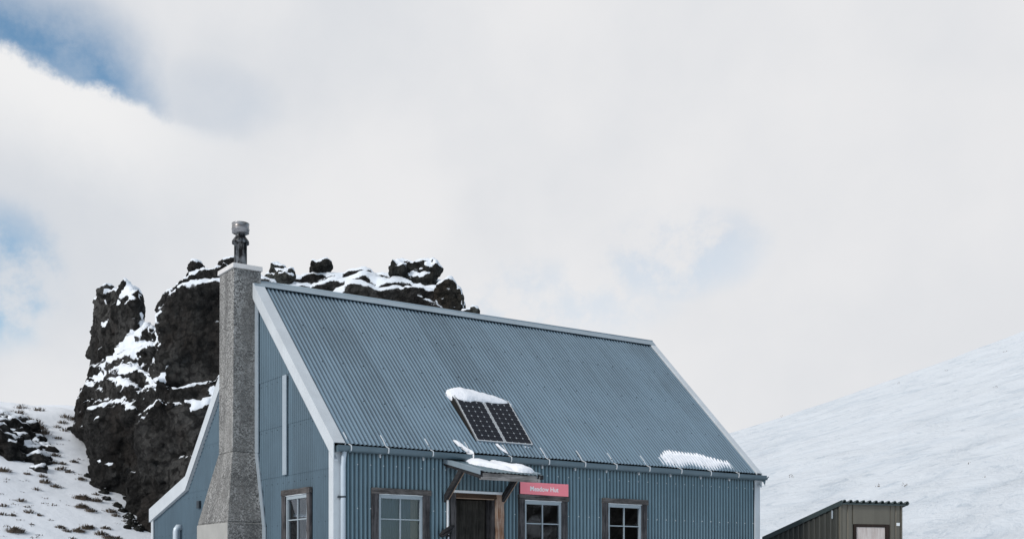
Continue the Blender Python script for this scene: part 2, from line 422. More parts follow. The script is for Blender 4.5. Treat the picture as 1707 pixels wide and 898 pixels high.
# far snow hill on the right: skyline slope per direction
SK = [(-1.2, .03), (-.3, .035), (0, .07), (.10, .100), (.181, .1230), (.228, .1368), (.304, .1632), (.380, .1900), (.435, .2115), (.6, .262), (1.0, .30), (1.8, .22)]
def skl(t_):
    for (a, b), (c, d) in zip(SK, SK[1:]):
        if a <= t_ <= c: return b+(d-b)*(t_-a)/(c-a)
    return SK[-1][1] if t_ > 0 else SK[0][1]
mb = MB(); vs = []; NTT = 420; NY = 260
tt = [-.55+(1.65+.55)*i/NTT for i in range(NTT+1)]
tt = [-.55+.6*i/50 for i in range(50)]+[.05+.45*i/300 for i in range(300)]+[.5+1.2*i/60 for i in range(61)]
yy = [55*(230/55)**(i/NY) for i in range(NY+1)]+[245, 265, 300, 360, 450]
for y in yy:
    for t_ in tt:
        x = t_*y; H = 200*skl(t_)
        if y <= 200: h = -2.4+(H+2.4)*((y-55)/145)**1.08
        else: h = H-(y-200)*.02-((y-200)/30)**2*.5
        if 60 < y < 240:
            k = sm(60, 90, y)
            h += k*(.26*fbm((x*.35+.25*y, y, 0), .11, 4)+.13*fbm((x*.3+.2*y, y*1.2, 3), .42, 4))
        vs.append((x, y, h))
nt = len(tt)
fs = [(j*nt+i, j*nt+i+1, (j+1)*nt+i+1, (j+1)*nt+i) for j in range(len(yy)-1) for i in range(nt-1)]
mb.add(vs, fs, 0, True)
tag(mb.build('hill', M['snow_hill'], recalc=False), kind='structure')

# mountains behind and right of the camera (seen only as reflections in the panes)
def mountain(name, c, rad, height, seed, thr):
    vs = []; n = 90; sn = []
    for j in range(n+1):
        for i in range(n+1):
            u = i/n*2-1; v_ = j/n*2-1; r = math.hypot(u, v_)
            h = height*max(0, 1-r)**1.05
            p = (u*3+seed, v_*3, seed)
            h *= 1+.5*fbm(p, 1.0, 6); h += -2
            vs.append((c[0]+u*rad, c[1]+v_*rad, h))
    fs = [(j*(n+1)+i, j*(n+1)+i+1, (j+1)*(n+1)+i+1, (j+1)*(n+1)+i) for j in range(n) for i in range(n)]
    mb = MB(); mb.add(vs, fs, 0, True); o = mb.build(name, M['rock'], recalc=False)
    at_ = o.data.attributes.new('snow', 'FLOAT', 'POINT')
    at_.data.foreach_set('value', [1.4*(v.normal.z-thr)+.5+.5*fbm(v.co, .05, 4) for v in o.data.vertices])
    return tag(o, kind='structure')
mountain('mountain', (250, -6, 0), 92, 66, 3, 1.02)
mountain('mountain', (60, -330, 0), 150, 42, 8, .80)

# ------------------------------------------------------------------ rocks
def rock_object(name, solids, voxel, mats, amps, snow_thr, seed=0, extra=None, snow_bias=None):
    """solids: MB holding closed overlapping volumes; fused, roughened, snow laid on what faces up"""
    tmp = solids.build('tmp', mats)
    rm = tmp.modifiers.new('r', 'REMESH'); rm.mode = 'VOXEL'; rm.voxel_size = voxel
    smo = tmp.modifiers.new('s', 'SMOOTH'); smo.iterations = 5 if voxel > .065 else 2; smo.factor = .5
    dg = bpy.context.evaluated_depsgraph_get(); dg.update()
    me = bpy.data.meshes.new_from_object(tmp.evaluated_get(dg)); me.name = name
    bpy.data.objects.remove(tmp)
    off = Vector((seed*7.3, seed*3.1, seed*1.7))
    for (amp, sc_, kind) in amps:
        nrm = [v.normal.copy() for v in me.vertices]
        for v, n_ in zip(me.vertices, nrm):
            p = (v.co+off)*sc_
            if kind == 'r':   # blocky, ridged
                q = abs(noise.noise(p))*2; d = .55-q+.4*noise.noise(p*2.3)
            elif kind == 's':  # horizontal strata
                d = noise.noise(Vector((p.x*.35, p.y*.35, p.z*2.2)))*1.2
            elif kind == 'v':
                dd, _ = noise.voronoi(p); d = (dd[1]-dd[0])*1.3-.5
            else:
                d = noise.fractal(p, 1.0, 2.0, 3)
            v.co += n_*(d*amp)
        me.update()
    nrm = [v.normal.copy() for v in me.vertices]
    vals = []
    for v, n_ in zip(me.vertices, nrm):
        s_ = 2.2*(n_.z-snow_thr)+.5+.32*noise.fractal((v.co+off)*.7, 1.0, 2.0, 4)+.30*noise.noise((v.co+off)*3.3)+.18*noise.noise((v.co+off)*8)
        if snow_bias: s_ += snow_bias(v.co)
        vals.append(s_)
        if s_ > .5: v.co += Vector((0, 0, .05))*min(1, (s_-.5)*3)
    a_ = me.attributes.new('snow', 'FLOAT', 'POINT'); a_.data.foreach_set('value', vals)
    if not me.materials: me.materials.append(mats)
    me.polygons.foreach_set('use_smooth', [True]*len(me.polygons))
    o = bpy.data.objects.new(name, me); col.objects.link(o)
    return o

def yfront(x): return max(27.6, 33-(x-125)*.04)
def slab(mb, pts, dy=0., depth=6., shrink=0.0, yf=yfront):
    """outline in photo pixels, put at its depth and made thick"""
    P = [at(x, y, yf(x)+dy) for x, y in pts]
    cx_ = sum(p.x for p in P)/len(P); cy_ = sum(p.y for p in P)/len(P)
    mb.prism(P, (cx_/cy_*depth, depth, 0))
def blob(mb, x, y, Y, rx, ry, rz):
    c = at(x, y, Y); rb_ = random.Random(int(x*13+y*7))
    bm = bmesh.new()
    for _ in range(22):                 # angular block: hull of points on a squared-off ellipsoid
        d = Vector((rb_.gauss(0, 1), rb_.gauss(0, 1), rb_.gauss(0, 1))).normalized()
        d = Vector([math.copysign(abs(k_)**.6, k_) for k_ in d])
        bm.verts.new(c+Vector((d.x*rx, d.y*ry, d.z*rz))*1.05)
    r_ = bmesh.ops.convex_hull(bm, input=bm.verts)
    bmesh.ops.delete(bm, geom=[g_ for g_ in r_['geom_interior'] if isinstance(g_, bmesh.types.BMVert)], context='VERTS')
    bm.verts.index_update()
    mb.add([v.co.copy() for v in bm.verts], [[v.index for v in f.verts] for f in bm.faces]); bm.free()
# snow where the photograph has it: the broad ledge between tower and crag
def img(p): return (853.5+FPX*p.x/p.y, 965-FPX*p.z/p.y)

mb = MB()
low = [(143, 745), (174, 789), (201, 826), (226, 862), (257, 902), (300, 965), (430, 965)]
slab(mb, [(138, 662), (126, 688), (120, 712)]+low+[(430, 640), (340, 665), (300, 680), (262, 668), (235, 690), (200, 668), (170, 676)], 0, 7)
slab(mb, [(142, 638), (130, 668), (124, 698)]+low+[(430, 600), (340, 632), (292, 650), (262, 630), (236, 652), (205, 634), (172, 650)], .55, 7)
slab(mb, [(150, 624), (138, 650), (132, 690)]+low+[(430, 570), (345, 596), (300, 622), (268, 600), (242, 618), (210, 612), (176, 630)], 1.1, 7)
slab(mb, [(154, 612), (146, 640), (134, 690)]+low+[(430, 555), (345, 575), (300, 592), (270, 574), (250, 575), (222, 590), (180, 608)], 1.7, 6)
slab(mb, [(170, 600), (160, 640), (140, 700)]+low+[(430, 545), (345, 560), (300, 565), (262, 548), (246, 545), (232, 562), (200, 588)], 2.3, 5)
slab(mb, [(158, 604), (158, 560), (156, 530), (162, 494), (182, 487), (205, 478), (224, 487), (228, 503), (228, 536), (222, 640), (170, 660)], 2.9, 3.6)
slab(mb, [(264, 620), (262, 535), (266, 518), (276, 494), (296, 472), (320, 460), (356, 453), (374, 440), (396, 440), (430, 454), (450, 478), (455, 640)], 1.3, 6)
slab(mb, [(264, 640), (262, 540), (272, 515), (286, 500), (330, 480), (455, 470), (455, 640)], .9, 6)
blob(mb, 208, 480, 32.6, .14, .2, .24); blob(mb, 176, 490, 33.6, .2, .3, .2); blob(mb, 222, 500, 32.6, .2, .3, .3)
blob(mb, 300, 760, 28.8, 1.0, .8, 1.3); blob(mb, 205, 740, 30.6, .9, .7, 1.2); blob(mb, 330, 560, 29.3, .9, .8, .7)
blob(mb, 262, 880, 28.2, .6, .5, .9); blob(mb, 238, 838, 29.2, .5, .5, .7); blob(mb, 205, 790, 30.4, .5, .5, .6)
blob(mb, 325, 850, 27.9, 1.0, .6, 1.2)
def seg_d(p, a, b):
    ax, az_ = a; bx, bz = b; px, pz = p
    t_ = max(0, min(1, ((px-ax)*(bx-ax)+(pz-az_)*(bz-az_))/max(1e-9, (bx-ax)**2+(bz-az_)**2)))
    return math.hypot(px-ax-t_*(bx-ax), pz-az_-t_*(bz-az_))
def w2(x, y, Yd): p = at(x, y, Yd); return (p.x, p.z)
# drifts caught on the crag: centre line and half width in metres on the rock
DR = [(w2(160, 622, 32.5), w2(205, 592, 32.5), .30), (w2(205, 592, 32.5), w2(250, 560, 31.5), .36), (w2(250, 560, 31.5), w2(246, 535, 32), .30), (w2(215, 585, 31.5), w2(262, 575, 31), .34), (w2(246, 562, 31), w2(222, 625, 31), .42), (w2(225, 600, 31), w2(212, 655, 30.5), .20), (w2(262, 600, 30.5), w2(300, 572, 30), .22),
      (w2(255, 585, 31), w2(290, 560, 30.5), .22), (w2(300, 625, 29.5), w2(275, 655, 29.5), .16), (w2(250, 620, 30), w2(262, 640, 30), .18), (w2(345, 672, 28), w2(368, 655, 28), .30), (w2(330, 690, 28), w2(338, 688, 28), .10),
      (w2(168, 770, 30), w2(188, 776, 30), .09), (w2(270, 560, 30), w2(300, 545, 30), .12), (w2(200, 510, 33), w2(225, 500, 33), .14), (w2(165, 540, 33.5), w2(190, 535, 33.5), .08), (w2(218, 480, 32.6), w2(228, 505, 32.6), .16), (w2(170, 500, 33.5), w2(182, 490, 33.5), .12), (w2(285, 480, 30), w2(330, 462, 29.5), .14)]
def bias(p):
    q = (p.x, p.z); b = -.06
    n_ = 1.1*noise.fractal(Vector((p.x, p.y, p.z*1.6))*2.2, .8, 2., 5)-.15
    for a, c, w_ in DR:
        d = seg_d(q, a, c)
        if d < w_*1.8: b = max(b, 2.3*(1-d/(w_*1.45))+.9*n_)
    b -= .35*sm(4.6, 3.0, p.z)
    b += .25*noise.noise(p*2.7)+.42*noise.noise(p*5.5)
    return b
crag = rock_object('rock_crag', mb, .07, M['rock'], [(.22, .35, 'n'), (.12, .8, 'r'), (.06, 1.5, 's'), (.10, 1.9, 'v'), (.06, 4.5, 'r'), (.04, 9.0, 'n')], .60, 2, snow_bias=bias)
tag(crag, 'tall black volcanic crag with a leaning tower and snowy ledges behind the chimney', 'rock')

# snow-topped ridge seen over the roof
mb = MB()
sky_ = [(425, 478), (447, 469), (470, 463), (500, 459), (530, 455), (565, 452), (600, 449), (630, 454), (650, 463), (690, 470), (735, 472), (760, 500), (775, 540), (800, 600), (800, 700), (425, 700)]
slab(mb, sky_, 0, 5, yf=lambda x: 37.5)
fr_ = [(425, 500), (470, 490), (520, 486), (545, 492), (575, 474), (600, 470), (625, 486), (650, 484), (690, 478), (725, 482), (740, 520), (760, 700), (425, 700)]
slab(mb, fr_, 0, 4, yf=lambda x: 35.2)
slab(mb, [(425, 489), (500, 474), (560, 464), (610, 460), (640, 470), (690, 474), (730, 480), (745, 520), (745, 700), (425, 700)], 0, 3, yf=lambda x: 36.2)
ridge = rock_object('rocky_ridge', mb, .11, M['rock'], [(.20, .35, 'n'), (.13, .9, 'r'), (.09, 2.4, 'r'), (.05, 5.0, 'r')], .45, 5,
                    snow_bias=lambda p: .35*sm(-4.2, -6.0, p.x)+.12+.30*noise.noise(p*2.2+Vector((4, 0, 0))))
tag(ridge, 'long low rock ridge under fresh snow seen just over the roof ridge', 'rock')

def boulder(solid, seed, label, thr=.50, amps=None, m_='rock2', voxel=.06, group='boulders on the snowy ridge'):
    o = rock_object('boulder', solid, voxel, M[m_], snow_bias=lambda p: .55*noise.fractal(p*3.2, .8, 2., 5)+(.12 if m_ == 'rock2' else -.1), snow_thr=thr, seed=seed, amps=amps or [(.08, .9, 'n'), (.06, 2.6, 'v'), (.05, 5, 'r'), (.03, 10, 'n')])
    return tag(o, label, 'boulder', group)
mb = MB(); blob(mb, 464, 455, 36.6, .26, .35, .28); blob(mb, 476, 462, 36.4, .28, .35, .19); blob(mb, 456, 467, 36.6, .22, .4, .16)
boulder(mb, 11, 'small pointed boulder on the ridge just right of the chimney')
mb = MB(); blob(mb, 527, 446, 37.6, .20, .3, .19); blob(mb, 543, 444, 37.6, .22, .3, .20)
boulder(mb, 12, 'squat snow-dusted boulder alone on the skyline above the roof')
mb = MB()
slab(mb, [(650, 455), (648, 444), (656, 435), (668, 431), (680, 434), (688, 440), (696, 434), (712, 431), (724, 437), (731, 447), (726, 458), (700, 466), (665, 466)], 0, 1.6, yf=lambda x: 36.6)
blob(mb, 662, 450, 36.6, .30, .4, .28); blob(mb, 722, 450, 36.7, .24, .4, .18)
slab(mb, [(656, 462), (722, 458), (716, 500), (660, 500)], 0, 1.5, yf=lambda x: 36.4)
boulder(mb, 13, 'largest boulder, a broad two-humped block with a flat snowy cap', .50, [(.10, .8, 'n'), (.08, 2.2, 'v'), (.06, 4.0, 'r'), (.03, 9, 'n')])
mb = MB()
slab(mb, [(706, 510), (722, 480), (734, 468), (750, 466), (766, 478), (773, 492), (774, 512), (768, 535), (700, 540)], 0, 2.2, yf=lambda x: 35.2)
boulder(mb, 14, 'steep wedge boulder with a snow streak at the right end of the ridge', .42, [(.10, .8, 'n'), (.08, 2.2, 'v'), (.06, 4.0, 'r'), (.03, 9, 'n')])
mb = MB(); blob(mb, 789, 521, 35.2, .17, .25, .15); blob(mb, 776, 523, 35.2, .2, .25, .10); 
slab(mb, [(765, 528), (797, 528), (797, 600), (765, 600)], 0.1, .4, yf=lambda x: 35.2)
boulder(mb, 15, 'smallest boulder peeking over the roof right of the wedge boulder')
mb = MB()
slab(mb, [(366, 446), (366, 436), (378, 429), (394, 427), (398, 460), (366, 460)], 0, .8, yf=lambda x: 29.0)
boulder(mb, 16, 'dark knob of rock on the crag just left of the steel flue', .75, m_='rock')
mb = MB(); blob(mb, 327, 451, 29.6, .20, .3, .12)
slab(mb, [(310, 456), (340, 456), (340, 470), (310, 470)], 0, .5, yf=lambda x: 29.5)
boulder(mb, 17, 'flat dark boulder on top of the crag, left of the chimney', .70, m_='rock')

# dark rock patches and stones on the bank, left
def bankY(px, py):
    """depth at which the pixel ray meets the bank"""
    Yl = 14.
    while Yl < 60:
        p = at(px, py, Yl)
        if p.z <= ground_h(p.x, p.y): return Yl
        Yl += .1
    return 40.
def on_bank(px, py):
    p = at(px, py, bankY(px, py)); p.z = ground_h(p.x, p.y); return p
def bank_rock(pts, seed, label, th=.5):
    mb = MB()
    for (px, py, r, rz) in pts:
        p = on_bank(px, py); mb.ball((p.x, p.y+r*.3, p.z-.1), (r, r*1.3, rz), 0, 10)
    o = rock_object('rock', mb, .085, M['rock'], [(.22, .8, 'n'), (.20, 1.6, 'r'), (.10, 3.6, 'r'), (.03, 8, 'n')], .70, seed)
    tag(o, label, 'rock', 'rocks breaking through the snowy bank')
bank_rock([(-12, 722, .7, .5), (12, 715, .55, .42), (35, 722, .50, .40), (-15, 745, .7, .5), (10, 752, .55, .4), (30, 745, .55, .42)], 21, 'broad black rock outcrop on the bank at the left edge')
bank_rock([(48, 755, .42, .34), (60, 768, .38, .3), (62, 782, .22, .18), (45, 768, .35, .26)], 22, 'lower black rock tongue just right of the broad outcrop')
bank_rock([(12, 700, .22, .14), (28, 704, .28, .16), (-2, 697, .25, .14)], 23, 'thin row of rocks along the top of the outcrop')
bank_rock([(62, 738, .28, .2), (72, 744, .22, .15), (84, 751, .18, .12)], 24, 'small dark rocks right of the outcrop, below the grassy crest')

# ------------------------------------------------------------------ dry grass on the bank and hill
mb = MB(); rg = random.Random(5)
def tuft(p, n, h, spread, lean=(0.25, -.1)):
    for _ in range(n):
        a = rg.uniform(0, 6.283); r = spread*rg.random()**.7
        b0 = Vector((p.x+r*math.cos(a), p.y+r*math.sin(a), p.z-.04))
        hh = h*rg.uniform(.5, 1.1)*(1-.5*r/spread)
        d = Vector((math.cos(a)*.5+lean[0]*.6+rg.uniform(-.4, .4), math.sin(a)*.5+lean[1]+rg.uniform(-.4, .4), 1.0)).normalized()
        tip = b0+d*hh+Vector((0, 0, -hh*.25)); mid = b0+d*hh*.55+Vector((0, 0, hh*.08))
        sd = Vector((math.sin(a), -math.cos(a), 0))*rg.uniform(.006, .013)
        mb.add([b0-sd, b0+sd, mid+sd*.8, mid-sd*.8, tip], [(0, 1, 2, 3), (3, 2, 4)])
spots = [(25, 886, 90, .26), (48, 855, 30, .18), (35, 835, 30, .16), (75, 805, 50, .20), (60, 815, 24, .15), (92, 812, 34, .18), (45, 845, 20, .12),
         (132, 830, 70, .22), (140, 832, 60, .22), (136, 846, 70, .22), (150, 852, 50, .2), (160, 836, 50, .2), (100, 880, 40, .16), (110, 886, 40, .14), (130, 885, 70, .2), (145, 880, 70, .2), (150, 878, 50, .16),
         (168, 890, 60, .2), (175, 880, 30, .16), (185, 854, 50, .2), (192, 860, 30, .16), (122, 770, 40, .16), (100, 783, 40, .18), (115, 787, 34, .16), (92, 760, 40, .18), (104, 774, 30, .15), (90, 772, 30, .16),
         (135, 800, 40, .18), (70, 795, 30, .16), (45, 790, 26, .14), (5, 786, 60, .24), (30, 690, 30, .3), (56, 705, 60, .3), (66, 715, 50, .3), (60, 725, 50, .3), (40, 700, 40, .3), (72, 722, 40, .28),
         (35, 681, 30, .28), (62, 684, 24, .28), (110, 695, 30, .24), (120, 700, 30, .22), (104, 705, 26, .2), (95, 712, 20, .2), (108, 718, 20, .2), (96, 730, 20, .18), (150, 793, 24, .12), (165, 811, 30, .14), (160, 824, 30, .14),
         (175, 830, 26, .14), (192, 842, 24, .13), (208, 868, 26, .13), (215, 872, 22, .12), (222, 880, 20, .1), (5, 842, 30, .15), (20, 860, 24, .13), (65, 860, 22, .12), (3, 856, 30, .15), (52, 874, 16, .1), (85, 868, 16, .1), (180, 895, 40, .2), (196, 897, 30, .16), (120, 896, 24, .12)]
for (px, py, n, h) in spots:
    p = on_bank(px, py); tuft(p, int(n*2.8), h*1.05, h*.80)
for _ in range(90):
    px = rg.uniform(-60, 210); py = rg.uniform(700, 930)
    if px > 120 and py < 740+(px-120)*1.25: continue
    p = on_bank(px, py)
    if p.y > 40: continue
    tuft(p, rg.randint(6, 22), rg.uniform(.05, .13), rg.uniform(.06, .2))
def hill_pt(px, py):
    Yl = 70.
    while Yl < 199:
        t_ = (px-853.5)/FPX; H = 200*skl(t_)
        h = -2.4+(H+2.4)*((Yl-55)/145)**1.08
        if (965-py)/FPX*Yl <= h: break
        Yl += .5
    return at(px, py, Yl)
for (px, py) in [(1508, 810), (1320, 794), (1302, 694), (1498, 640), (1578, 618), (1660, 647), (1675, 587), (1612, 775), (1640, 800), (1700, 790), (1460, 812)]:
    p = hill_pt(px, py)
    for _ in range(8):
        q = p+Vector((rg.gauss(0, .13), rg.gauss(0, .3), rg.uniform(-.1, .2)))
        s_ = rg.uniform(.02, .05)
        mb.add([q+Vector((-s_, 0, 0)), q+Vector((s_, 0, 0)), q+Vector((rg.uniform(-.1, .1), 0, rg.uniform(.08, .2)))], [(0, 1, 2)])
gr = mb.build('dry_grass', M['grass'], recalc=False)
tag(gr, 'sparse brown tussock grass poking through the snow', 'grass', kind='stuff')

# stones in a line where crag and bank meet
stone_px = [(118, 716, .10), (146, 794, .10), (152, 797, .08), (157, 808, .12), (166, 806, .08), (172, 822, .13), (178, 833, .09), (196, 845, .11), (204, 853, .09), (214, 864, .13), (222, 874, .14), (212, 880, .08), (231, 884, .12)]
first = None
for i, (px, py, r) in enumerate(stone_px):
    p = on_bank(px, py)
    if first is None:
        mb = MB(); mb.ball((0, 0, 0), (1, .8, .55), 0, 8)
        first = rock_object('stone', mb, .13, M['rock2'], [(.35, 1.1, 'n'), (.14, 3, 'r')], .9, 31); s_ = first
    else:
        s_ = first.copy(); col.objects.link(s_)
    s_.location = p; s_.scale = (r*1.3,)*3; s_.rotation_euler = (0, 0, i*1.7)
    s_['label'] = 'small dark stone half buried in snow along the foot of the crag'; s_['category'] = 'stone'; s_['group'] = 'stones at the foot of the crag'

# ------------------------------------------------------------------ the hut (local axes: x along front wall, y into depth, z up; eye level is 0)
HC = Vector((-2.7096, 18.0, 0)); HA = math.atan2(.56907, .82229)
hut = empty('mountain_hut', (HC.x, HC.y, -.75), HA)
tag(hut, 'blue-grey corrugated steel hut with a steep roof and tall concrete chimney', 'hut')
hroot = empty('tmp_root'); bpy.data.objects.remove(hroot)
Z0 = .75                                  # hut origin lies this far below eye level
def hb(mb, name, mats, parent=None, bevel=0, recalc=True):
    """builds a part; mesh coordinates are given with z measured from eye level"""
    mb.v = [(x, y, z+Z0) for x, y, z in mb.v]
    return mb.build(name, mats, parent if parent is not None else hut, recalc, bevel)
def thing_on_hut(name): return empty(name, (HC.x, HC.y, -.75), HA)

L = 9.12; BR = 3.12; ZR = 5.17; BK = 6.50; ZK = 2.00; BB = 8.66; ZB = 1.48; EB = -.05; EZ = 2.100
BASE = -.75; PITCH = .076; AMP = .0105
sl_f = (ZR-EZ)/(BR-EB); ang_f = math.atan(sl_f)
def roofz(b):
    if b <= BR: return EZ+(b-EB)*sl_f
    if b <= BK: return ZR+(b-BR)*(ZK-ZR)/(BK-BR)
    return ZK+(b-BK)*(ZB-ZK)/(BB-BK)

def corrugated(mb, W, rows, ztop, holes, place, pitch=PITCH, amp=AMP, n=8, mi=0, dents=True):
    """rows: list of sheet ends along the ribs; place(u, v, out) -> point; one mesh per wall or slope"""
    N = int(round(W/pitch*n))
    for r, (v0, v1) in enumerate(rows):
        cache = {}
        def vert(i, v):
            k = (i, round(v, 4))
            if k not in cache:
                u = W*i/N
                out = amp*math.cos(2*math.pi*u/pitch)+.007*(1-(v-v0)/max(.01, v1-v0))
                out += .0025*math.sin(u*3.1+v*1.7)+.002*math.sin(u*7.7-v*2.9)
                mb.v.append(tuple(place(u, v, out))); cache[k] = len(mb.v)-1
            return cache[k]
        for i in range(N):
            ua, ub = W*i/N, W*(i+1)/N; um = (ua+ub)/2
            ta, tb = min(v1, ztop(ua)), min(v1, ztop(ub))
            if max(ta, tb) <= v0+1e-3: continue
            cuts = sorted([(max(h[2], v0), min(h[3], v1)) for h in holes if h[0] < um < h[1] and h[3] > v0 and h[2] < v1])
            lo = v0; seg = []
            for c0, c1 in cuts:
                if c0 > lo+1e-4: seg.append((lo, lo, c0, c0))
                lo = max(lo, c1)
            if min(ta, tb) > lo+1e-4: seg.append((lo, lo, ta, tb))
            for (a0, b0, a1, b1) in seg:
                mb.f.append([vert(i, a0), vert(i+1, b0), vert(i+1, b1), vert(i, a1)]); mb.mi.append(mi); mb.sm.append(True)

def screws(mb, W, vs_, every, place, ztop, holes, r, mi, jitter=0):
    k = 0
    for v in vs_:
        u = PITCH*every*.5; u = round(u/PITCH)*PITCH
        while u < W:
            vv = v+random.uniform(-jitter, jitter)
            if vv < ztop(u)-.05 and not any(h[0]-.02 < u < h[1]+.02 and h[2] < vv < h[3] for h in holes):
                vsx = []; n_ = 6
                for j in range(n_):
                    a = 2*math.pi*j/n_; vsx.append(place(u+r*math.cos(a), vv+r*math.sin(a), AMP+.010))
                vsb = [place(u+r*1.2*math.cos(2*math.pi*j/n_), vv+r*1.2*math.sin(2*math.pi*j/n_), AMP) for j in range(n_)]
                mb.add(vsx+vsb, [tuple(range(n_))]+[(j, (j+1) % n_, n_+(j+1) % n_, n_+j) for j in range(n_)], mi)
            u += PITCH*every

# openings: (from, to, bottom, top) along each wall
WIN = [(.618, 1.658, 1.43), (3.409, 4.440, 1.44), (5.233, 6.264, 1.45)]
fh = [(a+.05, b-.05, .22, zt-.04) for a, b, zt in WIN]+[(2.10, 3.04, BASE-.1, 1.36)]
mb = MB(); pf = lambda u, v, o: (u, -o, v)
corrugated(mb, L, [(BASE, 1.99)], lambda u: 9, fh, pf)
screws(mb, L, [1.78, 1.10, .55, -.1], 3, pf, lambda u: 9, fh, .0085, 1, .004)
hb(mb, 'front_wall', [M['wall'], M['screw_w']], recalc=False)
# gable walls
gh = [(BB-1.878+.05, BB-.789-.05, .22, 1.42)]
pg = lambda u, v, o: (-o, BB-u, v)
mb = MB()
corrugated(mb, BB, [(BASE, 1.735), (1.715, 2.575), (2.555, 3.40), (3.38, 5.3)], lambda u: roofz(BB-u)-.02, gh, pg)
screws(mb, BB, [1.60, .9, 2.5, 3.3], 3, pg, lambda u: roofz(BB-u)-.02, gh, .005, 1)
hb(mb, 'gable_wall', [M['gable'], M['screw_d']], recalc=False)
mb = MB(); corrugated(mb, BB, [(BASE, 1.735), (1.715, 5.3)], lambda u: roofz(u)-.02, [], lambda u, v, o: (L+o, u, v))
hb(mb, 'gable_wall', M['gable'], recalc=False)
mb = MB(); corrugated(mb, L, [(BASE, 1.44)], lambda u: 9, [], lambda u, v, o: (L-u, BB+o, v))
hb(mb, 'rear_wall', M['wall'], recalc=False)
mb = MB(); mb.box((.1, .1, BASE-.1), (L-.1, BB-.1, BASE+.02)); mb.box((.1, 1.1, BASE), (L-.1, 1.16, 1.95)); mb.box((1.95, .22, BASE), (1.99, 1.1, 1.95)); mb.box((4.9, .02, BASE), (4.95, 1.1, 1.95))
hb(mb, 'floor', M['interior'])

# roof slopes; ribs run down the slope
SLF = math.hypot(BR-EB, ZR-EZ); cf, sf = math.cos(ang_f), math.sin(ang_f)
RA0, RA1 = -.03, 9.17
def pr(u, v, o): return (RA0+u, EB-.03+v*cf-o*sf, EZ-.03*sl_f+v*sf+o*cf)
mb = MB(); corrugated(mb, RA1-RA0, [(0, SLF+.02)], lambda u: 99, [], pr)
screws(mb, RA1-RA0, [.10, 1.15, 2.20, 3.25, 4.25], 5, pr, lambda u: 99, [], .010, 1, .012)
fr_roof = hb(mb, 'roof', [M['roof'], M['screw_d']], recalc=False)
a2 = math.atan((ZR-ZK)/(BK-BR)); SLB = math.hypot(BK-BR, ZR-ZK)
mb = MB(); corrugated(mb, RA1-RA0, [(0, SLB+.02)], lambda u: 99, [], lambda u, v, o: (RA1-u, BK-v*math.cos(a2)+o*math.sin(a2), ZK+v*math.sin(a2)+o*math.cos(a2)))
a3 = math.atan((ZK-ZB)/(BB-BK)); SLC = math.hypot(BB-BK, ZK-ZB)+.1
corrugated(mb, RA1-RA0, [(0, SLC)], lambda u: 99, [], lambda u, v, o: (RA1-u, BB+.1-v*math.cos(a3)+o*math.sin(a3), ZB-.025+v*math.sin(a3)+o*math.cos(a3)))
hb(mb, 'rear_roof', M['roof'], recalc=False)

# ridge capping
mb = MB(); rn = Vector((0, -sf, cf)); rt = Vector((0, cf, sf)); apex = Vector((0, BR, ZR+.045))
rb = Vector((0, math.cos(a2), -math.sin(a2)))
for (d, L_) in ((-rt, .175), (rb, .175)):
    p0 = apex; p1 = apex+d*L_
    nn = Vector((0, 0, 1))
    q = [Vector((-.05, p0.y, p0.z)), Vector((9.19, p0.y, p0.z)), Vector((9.19, p1.y, p1.z)), Vector((-.05, p1.y, p1.z))]
    mb.prism(q, (0, 0, .006))
mb.tube([(-.05, BR, ZR+.042), (9.19, BR, ZR+.042)], .018, 10)
hb(mb, 'ridge_cap', M['trim2'])

# verge flashings: a folded white board, face on the gable and a cap on the roof
def verge(side):
    a_out, a_in = (-.075, .125) if side < 0 else (9.195, 9.06)
    pts = [(EB-.06, EZ-.06*sl_f), (BR, ZR), (BK, ZK), (BB+.10, ZB-.02)]
    mb = MB()
    up = .035; lo = .235
    def strip(k0, k1):
        q = [(b, z) for b, z in pts[k0:k1+1]]
        for (b0, z0), (b1, z1) in zip(q, q[1:]):
            # outer face (thin box) and top cap (thin box)
            t_ = .008*(1 if side < 0 else -1)
            P = [Vector((a_out, b0, z0-lo)), Vector((a_out, b1, z1-lo)), Vector((a_out, b1, z1+up)), Vector((a_out, b0, z0+up))]
            mb.prism(P, (t_*2, 0, 0))
            P = [Vector((a_out, b0, z0+up)), Vector((a_out, b1, z1+up)), Vector((a_in, b1, z1+up)), Vector((a_in, b0, z0+up))]
            mb.prism(P, (0, 0, .009))
            P = [Vector((a_in, b0, z0+up)), Vector((a_in, b1, z1+up)), Vector((a_in, b1, z1-.004)), Vector((a_in, b0, z0-.004))]
            mb.prism(P, (t_, 0, 0))
            P = [Vector((a_out, b0, z0-lo)), Vector((a_out, b1, z1-lo)), Vector((0 if side < 0 else L, b1, z1-lo)), Vector((0 if side < 0 else L, b0, z0-lo))]
            mb.prism(P, (0, 0, .012))
    strip(0, 3)
    return hb(mb, 'verge_flashing', M['trim'], bevel=.003)
verge(-1); verge(1)

# corner boards
mb = MB(); mb.box((-.040, -.032, BASE), (.115, -.014, 1.98)); mb.box((-.040, -.014, BASE), (-.020, .13, 2.03)); hb(mb, 'corner_board', M['trim'], bevel=.003)
mb = MB(); mb.box((9.075, -.040, BASE), (9.215, -.014, 1.97)); mb.box((9.195, -.014, BASE), (9.215, .13, 2.0)); hb(mb, 'corner_board', M['trim'], bevel=.003)
mb = MB(); mb.box((-.045, 8.60, BASE), (-.016, 8.72, 1.30)); mb.box((-.016, 8.69, BASE), (.10, 8.72, 1.30)); hb(mb, 'corner_board', M['trim'], bevel=.003)
